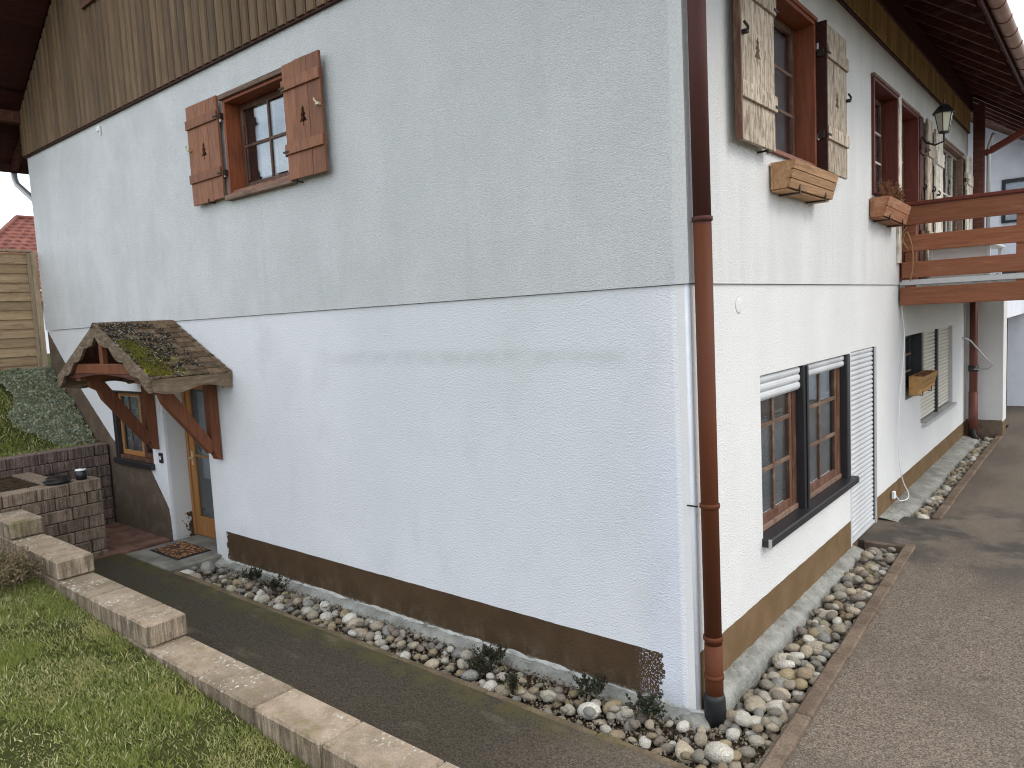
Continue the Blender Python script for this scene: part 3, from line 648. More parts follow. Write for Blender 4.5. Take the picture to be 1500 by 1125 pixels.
# roof
roof = part('roof', house, 'tiled gable roof with dark maroon soffit')
EX = .98; Y0, Y1 = -1.05, 13.6; TH = .05
def slopebox(side, t0, t1, y0, y1, h0, h1):    # t: horizontal distance from the ridge outwards
    m_ = MB()
    def P(t, y_, h): return ((RX + t) if side > 0 else (RX - t), y_, RZ_ - SL * t + h)
    vs = [P(t0, y0, h0), P(t1, y0, h0), P(t1, y1, h0), P(t0, y1, h0), P(t0, y0, h1), P(t1, y0, h1), P(t1, y1, h1), P(t0, y1, h1)]
    return m_.add(vs, [(0, 3, 2, 1), (4, 5, 6, 7), (0, 1, 5, 4), (1, 2, 6, 5), (2, 3, 7, 6), (3, 0, 4, 7)])
RZ_ = roofz(RX); TE = -RX + EX
for sd in (1, -1):
    obj('roof_deck', slopebox(sd, 0, TE, Y0, Y1, .14, .20), 'soffit', roof, fix=True)
    m_ = MB(); 
    for r_ in range(22):
        t0 = TE * r_ / 22; t1 = TE * (r_ + 1) / 22 + .03; q = slopebox(sd, t0, t1, Y0 - .03, Y1 + .03, .202, .235); 
        q.v = [(p[0], p[1], p[2] + (.02 if abs(abs(p[0] - RX) - t1) < 1e-4 else 0)) for p in q.v]; m_.add(q.v, q.f)
    o = obj('roof_tiles', m_, 'tile', roof, fix=True); o['kind'] = 'stuff'
    # soffit boards: run along the eave
    nb = 12
    for r_ in range(nb):
        t0 = -RX - .3 + (EX + .3) * r_ / nb; t1 = -RX - .3 + (EX + .3) * (r_ + 1) / nb - .008
        obj('soffit_board', slopebox(sd, t0, t1, Y0, Y1, .10, .138), 'soffit', roof, fix=True)
    for r_ in range(24):
        y_ = -.5 + r_ * .6 if sd > 0 else 13.3 - r_ * .6
        if sd < 0 and r_ % 2: continue
        q = slopebox(sd, -RX - .2, TE - .03, y_ - .04, y_ + .04, -.02, .099); obj('rafter', q, 'soffit_tip', roof, fix=True)
    obj('fascia_board', slopebox(sd, TE, TE + .03, Y0, Y1, .0, .2), 'soffit', roof, fix=True)
    # boards under the gable overhang
    for r_ in range(34):
        t0 = r_ * (-RX - .3) / 34; t1 = t0 + (-RX - .3) / 34 - .006
        obj('soffit_board', slopebox(sd, t0, t1, Y0 + .03, -.07, .03, .06), 'soffit', roof, fix=True)
    obj('barge_board', slopebox(sd, 0, TE + .02, Y0 - .035, Y0 - .0, -.02, .24), 'soffit', roof, fix=True)
obj('purlin', MB().box((-.14, Y0 + .04, 5.80), (.0, .0, 5.96), .005), 'soffit_tip', roof)
obj('purlin', MB().box((HX - .10, Y0 + .04, 5.83), (HX + .04, -.07, 6.0), .005), 'soffit_tip', roof)
# gutters
GZ = RZ_ - SL * TE + .10; GX = EX + .10
def halfpipe(xc, zc, y0, y1, r_=.07, seg=12):
    m_ = MB(); vs = []; 
    for yy in (y0, y1):
        for rr in (r_, r_ - .004):
            for j in range(seg + 1):
                t = math.pi + math.pi * j / seg; vs.append((xc + rr * math.cos(t), yy, zc + rr * math.sin(t)))
    n_ = seg + 1; fs = []
    for j in range(seg): fs += [(j, j + 1, 2 * n_ + j + 1, 2 * n_ + j), (n_ + j, 3 * n_ + j, 3 * n_ + j + 1, n_ + j + 1), (j, n_ + j, n_ + j + 1, j + 1), (2 * n_ + j, 2 * n_ + j + 1, 3 * n_ + j + 1, 3 * n_ + j)]
    fs += [(0, 2 * n_, 3 * n_, n_), (seg, n_ + seg, 3 * n_ + seg, 2 * n_ + seg)]
    return m_.add(vs, fs)
g1 = obj('gutter', halfpipe(GX, GZ, Y0 + .1, Y1, .075), 'gutter', house, True, True, label='faded brown half-round gutter along the side eave')
for i in range(27):
    q = halfpipe(GX, GZ, Y0 + .45 + i * .52, Y0 + .475 + i * .52, .081); o = obj('gutter_bracket', q, 'maroon', g1, True, True)
g2 = obj('gutter', halfpipe(HX - EX - .09, GZ, -.1, Y1, .075), 'galv', house, True, True, label='grey gutter on the left eave')
xg = HX - EX - .09
obj('outlet_pipe', MB().tube([(xg, .12, GZ - .05), (xg, .12, GZ - .2), (xg + .06, .13, GZ - .3), (xg + .32, .2, GZ - .5), (xg + .62, .25, GZ - .72), (xg + .8, .28, GZ - .85), (HX - .08, .3, GZ - 1.05), (HX - .08, .3, 2.6)], .045, 12), 'galv', g2, True)

# corner downpipe
dp = part('downpipe', house, 'brown corner downpipe with black base')
PX, PY = .092, .03
obj('pipe_segment', MB().tube([(PX, PY, 3.12), (PX, PY, 5.3)], .054, 24), 'pipe', dp, True)
obj('pipe_segment', MB().tube([(PX, PY, .45), (PX, PY, 3.14)], .055, 24), 'pipe', dp, True)
obj('pipe_segment', MB().tube([(PX, PY, .06), (PX, PY, .46)], .057, 24), 'pipe', dp, True)
obj('pipe_base', MB().tube([(PX, PY, -.1), (PX, PY, .10), (PX, PY, .13)], .07, 24, rr=[.070, .068, .058]), 'boot', dp, True)
for zc in (3.13, 1.36, .50, .245):
    obj('pipe_collar', MB().tube([(PX, PY, zc - .016), (PX, PY, zc - .012), (PX, PY, zc + .012), (PX, PY, zc + .016)], .06, 24, rr=[.056, .063, .063, .056]), 'pipe', dp, True)
for zc in (1.36,): obj('pipe_clamp', MB().box((-.03, -.04, zc - .004), (PX - .05, -.028, zc + .004)), 'iron', dp)
obj('swan_neck', MB().tube([(PX, PY, 5.28), (PX + .02, PY, 5.36), (GX - .05, PY, GZ - .22), (GX, PY, GZ - .06)], .052, 18), 'pipe', dp, True)
# mortar fillets
def skirt(F, u0, u1, wd, zt, zb, seed, mat, name, nseg=90, back=-.02, jag=.04, fz=None):
    m_ = MB(); vs = []; prof = 6
    for i in range(nseg + 1):
        u = u0 + (u1 - u0) * i / nseg
        base = fz(u) if fz else 0
        jt = jag * mn.noise(Vector((u * 6, seed, 0))) + jag * .5 * mn.noise(Vector((u * 19, seed, 4))); jw = min(.25 * wd, .018) * mn.noise(Vector((u * 4, seed, 9)))
        rim = wd + jw; nz2 = .003 * mn.noise(Vector((u * 5, 3.3, seed)))
        for w_, zz in ((back, base + zt + jt), (.006, base + zt + jt), (rim * .45, base + zt - .010 + jt * .5 + nz2), (rim * .88, base + zt - .026 + nz2), (rim, base + zt - .045 + nz2), (rim + .012, base + (zt + zb) / 2), (rim + .02, base + zb)):
            vs.append(F.p(u, w_, zz))
    fs = []
    for i in range(nseg):
        for j in range(prof):
            a = i * (prof + 1) + j; fs.append((a, a + 1, a + prof + 2, a + prof + 1))
    m_.add(vs, fs); return obj(name, m_, mat, house, True, True)
skirt(GF, -6.02, .02, .095, -.022, -.12, 2, 'mortar', 'mortar_fillet', 220, jag=.02)
skirt(GF, -6.04, .05, .030, -.012, -.05, 5.5, 'mortar_l', 'mortar_fillet', 320, jag=.018)
skirt(RF, .10, 3.60, .115, .095, -.10, 3, 'mortar', 'concrete_upstand', 160, jag=.014, fz=lambda u: 0)
skirt(RF, 4.62, 10.6, .24, .135, .0, 4, 'mortar', 'concrete_upstand', 90, jag=.008, fz=lambda u: 0)
def lump(x_, y_, z_, rx, ry, rz, mat, nm, sd_):
    import bmesh
    bm = bmesh.new(); bmesh.ops.create_icosphere(bm, subdivisions=3, radius=1)
    for v in bm.verts:
        q_ = 1 + .35 * mn.noise(v.co * 1.4 + Vector((sd_, 0, 0))) + .15 * mn.noise(v.co * 4 + Vector((sd_, 0, 0))); v.co = Vector((v.co.x * rx * q_, v.co.y * ry * q_, v.co.z * rz * q_))
    me = bpy.data.meshes.new(nm); bm.to_mesh(me); bm.free(); me.shade_smooth(); return obj(nm, me, mat, house, loc=(x_, y_, z_))
lump(-.02, -.035, -.09, .13, .075, .075, 'mortar', 'mortar_fillet', 3.0)

# windows --------------------------------------------------------------
def pane_obj(F, par, u0, u1, z0, z1, w): obj('pane', F.box(MB(), u0, u1, w - .004, w, z0, z1), 'glass', par)
def sash(F, par, u0, u1, z0, z1, w, cols, rows, mat, st=.05, bar=.022, barmat=None, th=.026):
    m_ = MB()
    F.box(m_, u0, u0 + st, w - th, w, z0, z1, .004); F.box(m_, u1 - st, u1, w - th, w, z0, z1, .004)
    F.box(m_, u0 + st, u1 - st, w - th, w - .001, z0, z0 + st * 1.25, .004); F.box(m_, u0 + st, u1 - st, w - th, w - .001, z1 - st, z1, .004)
    obj('sash', m_, mat, par)
    a, b, c, d_ = u0 + st, u1 - st, z0 + st * 1.25, z1 - st
    for i in range(1, cols):
        u = a + (b - a) * i / cols; obj('glazing_bar', F.box(MB(), u - bar / 2, u + bar / 2, w - .014, w + .004, c, d_, .003), barmat or mat, par)
    for j in range(1, rows):
        zc = c + (d_ - c) * j / rows; obj('glazing_bar', F.box(MB(), a, b, w - .012, w + .002, zc - bar / 2, zc + bar / 2, .003), barmat or mat, par)
    for i in range(cols):
        for j in range(rows):
            pane_obj(F, par, a + (b - a) * i / cols + bar / 2, a + (b - a) * (i + 1) / cols - bar / 2, c + (d_ - c) * j / rows + bar / 2, c + (d_ - c) * (j + 1) / rows - bar / 2, w - .008)
def curtain(F, par, u0, u1, z0, z1, w, amp=.018, lam=.09, tabs=0, flare=0.0):
    m_ = MB(); n_ = max(8, int((u1 - u0) / .009)); vs = []; rows = 5
    for i in range(n_ + 1):
        u = u0 + (u1 - u0) * i / n_
        for j in range(rows + 1):
            t = j / rows; zz = z1 + (z0 - z1) * t; uu = u + flare * t * (u - u0) / (u1 - u0)
            vs.append(F.p(uu, w + amp * (.6 + .4 * t) * math.sin(2 * math.pi * u / lam + .6 * math.sin(u * 23)) , zz))
    fs = []
    for i in range(n_):
        for j in range(rows):
            a = i * (rows + 1) + j; fs.append((a, a + 1, a + rows + 2, a + rows + 1))
    m_.add(vs, fs)
    if tabs:
        for i in range(tabs):
            u = u0 + (u1 - u0) * (i + .5) / tabs; F.box(m_, u - .018, u + .018, w - .004, w + .004, z1 - .005, z1 + .06)
    obj('curtain', m_, 'curtain', par, True)
def liner(F, par, u0, u1, z0, z1, w0, w1, t, mat, name='reveal_lining', bottom=True):
    m_ = MB(); F.box(m_, u0, u0 + t, w0, w1, z0, z1, .003); F.box(m_, u1 - t, u1, w0, w1, z0, z1, .003); F.box(m_, u0 + t, u1 - t, w0, w1 - .001, z1 - t, z1, .003)
    if bottom: F.box(m_, u0 + t, u1 - t, w0, w1 - .001, z0, z0 + t, .003)
    obj(name, m_, mat, par)
# fir shaped cut-out
FIR = [(0, 1.0), (.20, .74), (.09, .74), (.30, .48), (.13, .48), (.40, .18), (.06, .18), (.06, -.05), (-.06, -.05), (-.06, .18), (-.40, .18), (-.13, .48), (-.30, .48), (-.09, .74), (-.20, .74)]
def shutter(F, name, u0, u1, z0, z1, w, mat, tree=(.5, .52), th=.028, hinge='l', ang=0.0, edge=None, label=None, par=None, nb=4, hookmat='brass', edge_mat=None):
    root = part(name, par or house, label); wd = u1 - u0; piv = u0 if hinge == 'l' else u1
    def put(nm, m_, mt_):
        if ang:
            o_ = Vector(F.p(piv, w, 0)); m_ = rot(m_, ang, 'Z', o_)
        return obj(nm, m_, mt_, root, fix=False)
    tw = max(wd / nb * 1.35, .16); cu = u0 + wd * tree[0]
    cuts = [u0]
    left = cu - tw / 2; rightu = cu + tw / 2
    nl = max(1, int(round((left - u0) / (wd / nb)))); nr = max(1, int(round((u1 - rightu) / (wd / nb))))
    segs = [(u0 + (left - u0) * i / nl, u0 + (left - u0) * (i + 1) / nl) for i in range(nl)] + [(rightu + (u1 - rightu) * i / nr, rightu + (u1 - rightu) * (i + 1) / nr) for i in range(nr)]
    for a, b in segs: put('plank', F.box(MB(), a + .002, b - .002, w, w + th, z0 + random.uniform(-.004, .004), z1 + random.uniform(-.004, .004), .003), mat)
    # middle plank with the hole
    hh = .175; hz = z0 + (z1 - z0) * tree[1] - hh / 2
    outer = [(left + .002, z0), (rightu - .002, z0), (rightu - .002, z1), (left + .002, z1)]; inner = [(cu + x_ * hh * .80, hz + y_ * hh) for x_, y_ in FIR]
    loops = [[Vector((p[0], p[1], 0)) for p in outer], [Vector((p[0], p[1], 0)) for p in inner]]
    tr_ = tessellate_polygon(loops); allp = outer + inner; n_ = len(allp)
    m_ = MB(); vs = [F.p(p[0], w + th, p[1]) for p in allp] + [F.p(p[0], w, p[1]) for p in allp]
    fs = [tuple(t) for t in tr_] + [tuple(i + n_ for i in reversed(t)) for t in tr_]
    no = len(outer); ni = len(inner)
    fs += [(i, (i + 1) % no, (i + 1) % no + n_, i + n_) for i in range(no)] + [(no + (i + 1) % ni, no + i, no + i + n_, no + (i + 1) % ni + n_) for i in range(ni)]
    m_.add(vs, fs)
    if ang: m_ = rot(m_, ang, 'Z', Vector(F.p(piv, w, 0)))
    obj('plank', m_, mat, root, fix=True)
    H_ = z1 - z0
    for zc in (.185, .735):
        put('batten', F.box(MB(), u0 - .002, u1 + .002, w + th, w + th + .020, z1 - H_ * (zc + .045), z1 - H_ * (zc - .045), .003), mat)
        put('batten', F.box(MB(), u0 + .01, u1 - .01, w - .016, w, z1 - H_ * (zc + .05), z1 - H_ * (zc - .05), .003), edge_mat or mat)
        hu = u0 if hinge == 'l' else u1; s_ = 1 if hinge == 'l' else -1
        put('hinge', F.box(MB(), hu - .03 * s_, hu + .05 * s_, w + th + .0205, w + th + .027, z1 - H_ * zc - .03, z1 - H_ * zc - .012, .002).box(F.p(hu - .045 * s_, w - .03, z1 - H_ * zc - .05), F.p(hu - .015 * s_, w + .02, z1 - H_ * zc + .01)), 'iron')
    fu = u1 - .035 if hinge == 'l' else u0 + .035
    mh = MB(); zc = z0 + H_ * .58; mh.tube([F.p(fu - .03, w + th + .03, zc + .03), F.p(fu, w + th + .045, zc), F.p(fu + .025, w + th + .03, zc - .03)], .009, 8); F.box(mh, fu - .006, fu + .03, w + th + .001, w + th + .04, zc - .035, zc - .01, .003)
    put('latch', mh, hookmat)
    put('cutout_shade', F.box(MB(), cu - tw / 2 + .01, cu + tw / 2 - .01, w - .012, w - .006, hz - .03, hz + hh + .03), 'black')  # added black sheet stands in for the shade behind the fir hole
    return root
def shutter_catch(F, par, u, w0, z, mat='galv'):
    m_ = MB(); F.box(m_, u - .006, u + .006, -.01, w0, z - .006, z + .006); m_.tube([F.p(u, w0, z - .02), F.p(u, w0, z + .035)], .009, 8); obj('shutter_catch', m_, mat, par)

# --- gable window
W = part('window', house, 'small gable window with four panes between orange-brown shutters')
liner(GF, W, gw_h[0], gw_h[1], gw_h[2], gw_h[3], -.20, .045, .035, 'redwood')
m_ = MB(); GF.box(m_, gw_h[0] - .03, gw_h[1] + .03, .017, .075, gw_h[3] - .005, gw_h[3] + .045, .005); obj('head_casing', m_, 'casing', W)
m_ = MB(); GF.box(m_, gw_h[0] - .035, gw_h[1] + .035, .0165, .085, gw_h[2] - .04, gw_h[2] + .012, .006); GF.box(m_, gw_h[0] + .035, gw_h[1] - .035, -.10, .0165, gw_h[2] + .036, gw_h[2] + .06, .004); obj('sill', m_, 'casing', W)
sash(GF, W, gw_h[0] + .035, gw_h[1] - .035, gw_h[2] + .06, gw_h[3] - .035, -.115, 2, 2, 'redwood_d', .065, .03)
curtain(GF, W, gw_h[0] + .30, gw_h[1] - .55, gw_h[2] + .08, gw_h[3] - .05, -.165, .008, .12); curtain(GF, W, gw_h[0] + .74, gw_h[1] - .12, gw_h[2] + .08, gw_h[3] - .05, -.175, .008, .12)
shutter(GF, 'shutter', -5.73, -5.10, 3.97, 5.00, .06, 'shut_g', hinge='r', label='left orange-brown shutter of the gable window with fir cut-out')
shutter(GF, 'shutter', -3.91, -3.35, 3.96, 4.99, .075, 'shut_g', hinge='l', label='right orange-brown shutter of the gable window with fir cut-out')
for u, z_ in ((-5.075, 4.75), (-5.075, 4.2)): shutter_catch(GF, W, u, .07, z_)
for u, z_ in ((-5.4, 3.965), (-3.82, 3.94)): shutter_catch(GF, W, u, .09, z_, 'iron')
# --- small window left of the entrance
W = part('window', house, 'small dark framed window beside the entrance door')
m_ = MB(); a, b, c, d_ = lw_h; GF.box(m_, a, a + .085, -.05, .012, c, d_, .004); GF.box(m_, a + .085, b, -.05, .010, d_ - .03, d_, .004); obj('outer_frame', m_, 'black', W)
m_ = MB(); GF.box(m_, a - .02, b + .03, -.02, .05, c - .055, c + .02, .006); obj('sill', m_, 'black', W)
sash(GF, W, a + .085, b - .36, c + .07, d_ - .03, -.05, 2, 2, 'door', .05, .014, 'redwood_d', th=.03); sash(GF, W, b - .355, b, c + .07, d_ - .03, -.05, 1, 2, 'redwood_d', .05, .014, th=.03)
m_ = MB(); GF.box(m_, a + .085, b, -.06, -.005, c + .02, c + .068, .004); obj('bottom_rail', m_, 'redwood_d', W)
curtain(GF, W, a + .16, b - .42, c + .1, d_ - .06, -.10, .02, .10); curtain(GF, W, a + .68, b - .05, c + .35, d_ - .06, -.13, .02, .10)
# --- entrance door in its recess
D = part('entrance_door', house, 'honey-coloured entrance door with a tall glass pane')
a, b = -7.11, -6.05
m_ = MB(); GF.box(m_, a, a + .05, -.33, -.26, .012, 2.06, .004); GF.box(m_, b - .05, b, -.33, -.26, .012, 2.06, .004); GF.box(m_, a + .05, b - .05, -.33, -.261, 2.01, 2.06, .004); obj('door_frame', m_, 'door', D)
m_ = MB(); GF.box(m_, a + .055, a + .16, -.32, -.275, .02, 2.0, .005); GF.box(m_, b - .16, b - .055, -.32, -.275, .02, 2.0, .005); GF.box(m_, a + .16, b - .16, -.32, -.276, .02, .27, .005); GF.box(m_, a + .16, b - .16, -.32, -.276, 1.9, 2.0, .005); obj('door_leaf', m_, 'door', D)
obj('glazing_bar', GF.box(MB(), a + .16, b - .16, -.305, -.285, 1.04, 1.065, .003), 'door', D)
pane_obj(GF, D, a + .16, b - .16, .27, 1.04, -.295); pane_obj(GF, D, a + .16, b - .16, 1.065, 1.9, -.295)
curtain(GF, D, a + .18, b - .2, .75, 1.86, -.36, .012, .11)
m_ = MB(); m_.tube([GF.p(a + .11, -.275, 1.03), GF.p(a + .11, -.23, 1.03), GF.p(a + .20, -.225, 1.03)], .010, 8); GF.box(m_, a + .09, a + .13, -.275, -.268, .93, 1.11, .003); obj('handle', m_, 'brass', D)
obj('door_panel_backing', GF.box(MB(), a, b, -.37, -.365, 2.0, 2.06), 'interior', D)
# --- upper side windows
def upper_window(h, label, rows=3, cols=2, casing='maroon', sashmat='redwood_d', rc=.14, box=True, head='casing', bars='shut_w'):
    W = part('window', house, label); a, b, c, d_ = h
    liner(RF, W, a, b, c, d_, -.20, .045, .035, casing)
    m_ = MB(); RF.box(m_, a - .02, b + .02, .017, .06, d_ - .004, d_ + .03, .004); obj('head_casing', m_, head, W)
    sash(RF, W, a + .035, b - .035, c + .04, d_ - .035, -rc + .02, cols, rows, sashmat, .06, .026, bars)
    return W
W1 = upper_window(u1h, 'side window with six panes between bleached shutters', casing='redwood', head='redwood', bars='casing')
curtain(RF, W1, 1.35, 2.37, 3.8, 4.85, -.18, .012, .13)
W2 = upper_window(u2h, 'narrow side window above the heather box'); curtain(RF, W2, 4.4, 5.4, 3.8, 4.8, -.18, .03, .13)
W3 = upper_window(u3h, 'balcony door with glazed upper panes', 4, 1); curtain(RF, W3, 5.7, 6.5, 2.9, 4.8, -.28, .03, .13)
W4 = upper_window(u4h, 'wide balcony door with pale glazing bars', 3, 4, casing='casing', sashmat='brownframe', rc=.05, bars='shut_w'); curtain(RF, W4, 8.15, 9.9, 2.9, 4.8, -.28, .03, .13)
obj('mullion_post', RF.box(MB(), 5.455, 5.585, .0165, .05, 3.0, 4.93, .004), 'shut_w', house)
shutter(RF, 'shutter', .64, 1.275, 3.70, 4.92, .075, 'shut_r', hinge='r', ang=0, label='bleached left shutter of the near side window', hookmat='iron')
obj('shutter_edge', RF.box(MB(), .618, .638, .07, .118, 3.69, 4.93, .003), 'redwood_d', house)
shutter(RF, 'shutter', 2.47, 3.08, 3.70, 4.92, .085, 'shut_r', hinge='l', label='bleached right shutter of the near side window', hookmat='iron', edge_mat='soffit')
obj('shutter_edge', RF.box(MB(), 2.445, 2.468, .02, .125, 3.69, 4.93, .003), 'soffit', house)
for z_ in (4.72, 3.98): shutter_catch(RF, W1, 2.435, .055, z_)
shutter_catch(RF, W1, 1.15, .09, 3.69, 'iron')
shutter(RF, 'shutter', 6.62, 6.86, 2.80, 4.90, .02, 'soffit_tip', hinge='l', ang=0, label='narrow shutter folded beside the balcony door, its shade painted dark', hookmat='iron')  # dark colour stands in for the hinge gap and shaded side
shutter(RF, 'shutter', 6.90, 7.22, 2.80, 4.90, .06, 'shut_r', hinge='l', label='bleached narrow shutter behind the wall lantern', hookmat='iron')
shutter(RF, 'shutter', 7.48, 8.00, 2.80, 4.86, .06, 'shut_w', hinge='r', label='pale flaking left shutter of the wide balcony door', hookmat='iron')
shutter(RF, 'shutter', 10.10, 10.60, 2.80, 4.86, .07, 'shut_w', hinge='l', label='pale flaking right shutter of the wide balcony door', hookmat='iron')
# --- big lower window with black mullions and partly lowered blinds
W = part('window', house, 'wide lower window with black mullion, blinds partly lowered')
a, b, c, d_ = bwh
obj('mullion', RF.box(MB(), 2.11, 2.235, -.16, .012, c, d_, .008), 'black', W); obj('mullion', RF.box(MB(), 3.40, 3.50, -.16, .012, c, d_, .008), 'black', W); obj('guide_rail', RF.box(MB(), 2.15, 2.19, .013, .026, c, d_, .005), 'black', W)
m_ = MB(); RF.box(m_, a - .02, 3.56, -.14, .075, c - .065, c + .005, .01); obj('sill', m_, 'black', W)
obj('sill_end', RF.box(MB(), a - .026, a - .021, .05, .077, c - .066, c + .006, .002), 'galv', W)
for (s0, s1, zb) in ((a, 2.11, .22), (2.235, 3.40, .15)):
    m_ = MB(); RF.box(m_, s0, s1, -.16, -.05, c + .006, c + .05, .004); obj('sill_board', m_, 'casing', W)
    sash(RF, W, s0, s1 - .10, c + .05, d_, -.065, 2, 3, 'redwood_d', .06, .034, 'brownframe'); obj('frame_jamb', RF.box(MB(), s1 - .095, s1, -.16, -.06, c + .05, d_, .004), 'redwood_d', W)
    mid = (s0 + s1 - .10) / 2; curtain(RF, W, s0 + .03, mid - .03, c + .10, d_ - .42, -.096, .010, .085, 5); curtain(RF, W, mid + .03, s1 - .22, c + .10, d_ - .40, -.096, .010, .085, 4, flare=-.05)
    obj('curtain_rod', MB().tube([RF.p(s0 + .03, -.096, d_ - .37), RF.p(s1 - .03, -.096, d_ - .37)], .006, 6), 'iron', W)
def slat_mesh(F, u0, u1, h, bulge=.012):
    m_ = MB(); prof = [(-.004, 0), (-.002, .004), (bulge * .7, h * .25), (bulge, h * .5), (bulge * .75, h * .8), (.001, h - .004), (-.004, h - .003)]
    vs = [F.p(u0, w, z_) for w, z_ in prof] + [F.p(u1, w, z_) for w, z_ in prof]; n_ = len(prof)
    fs = [(i, (i + 1) % n_, (i + 1) % n_ + n_, i + n_) for i in range(n_)] + [tuple(range(n_)), tuple(reversed(range(n_, 2 * n_)))]
    return m_.add(vs, fs)
def blind(par, u0, u1, z0, z1, w, pitch_, mat, name='slat'):
    me = slat_mesh(RF, u0, u1, pitch_ + .002).mesh(name, False, True); me.materials.append(MT[mat]); z_ = z1
    while z_ > z0 + .01:
        z_ -= pitch_; o = bpy.data.objects.new(name, me); COL.objects.link(o); o.parent = par; o.location = RF.p(0, w, z_)
B = part('window_blind', house, 'white roller blind pulled a little way down over the left light'); blind(B, a + .005, 2.10, 1.87, 2.06, -.03, .064, 'blind')
B = part('window_blind', house, 'white roller blind pulled a little way down over the right light'); blind(B, 2.24, 3.395, 1.95, 2.06, -.03, .055, 'blind')
# --- roller door
B = part('roller_door', house, 'closed white roller shutter over the side door'); a, b, c, d_ = rdh
blind(B, a + .005, b - .075, .14, 2.075, -.02, .0505, 'blind')
obj('guide_rail', RF.box(MB(), b - .07, b - .004, -.05, .012, c, d_, .003), 'galv', B); obj('guide_rail', RF.box(MB(), b - .078, b - .071, -.04, .0, c, d_), 'black', B)
obj('bottom_rail', RF.box(MB(), a + .005, b - .08, -.03, .004, c + .02, c + .055, .003), 'blind', B)
obj('jamb_trim', RF.box(MB(), 3.515, 3.558, -.05, .004, .10, 2.075, .003), 'blind', B)
# --- far lower window and blinds
W = part('window', house, 'far lower window with dark open part and two lowered cream blinds'); a, b, c, d_ = w6h
obj('infill_wall', RF.box(MB(), a, 6.93, -.30, -.001, c + .0, 1.30), 'st_r', W)
sash(RF, W, a, 6.9, 1.33, d_, -.10, 2, 3, 'black', .05, .025, 'casing'); obj('frame_post', RF.box(MB(), 6.90, 7.02, -.16, .02, 1.30, d_, .005), 'black', W)
obj('frame_post', RF.box(MB(), 8.14, 8.22, -.12, .0, c, d_, .004), 'black', W); obj('guide_rail', RF.box(MB(), b - .07, b, -.06, .015, c, d_, .004), 'galv', W)
obj('sill', RF.box(MB(), 7.0, b + .04, -.10, .07, c - .05, c + .004, .005), 'galv', W)
B = part('window_blind', house, 'lowered cream roller blind beside the small flower box'); blind(B, 7.03, 8.135, c + .02, d_ - .002, -.045, .053, 'blindc')
B = part('window_blind', house, 'lowered cream roller blind at the far end of the side wall'); blind(B, 8.225, b - .075, c + .02, d_ - .002, -.045, .053, 'blindc')

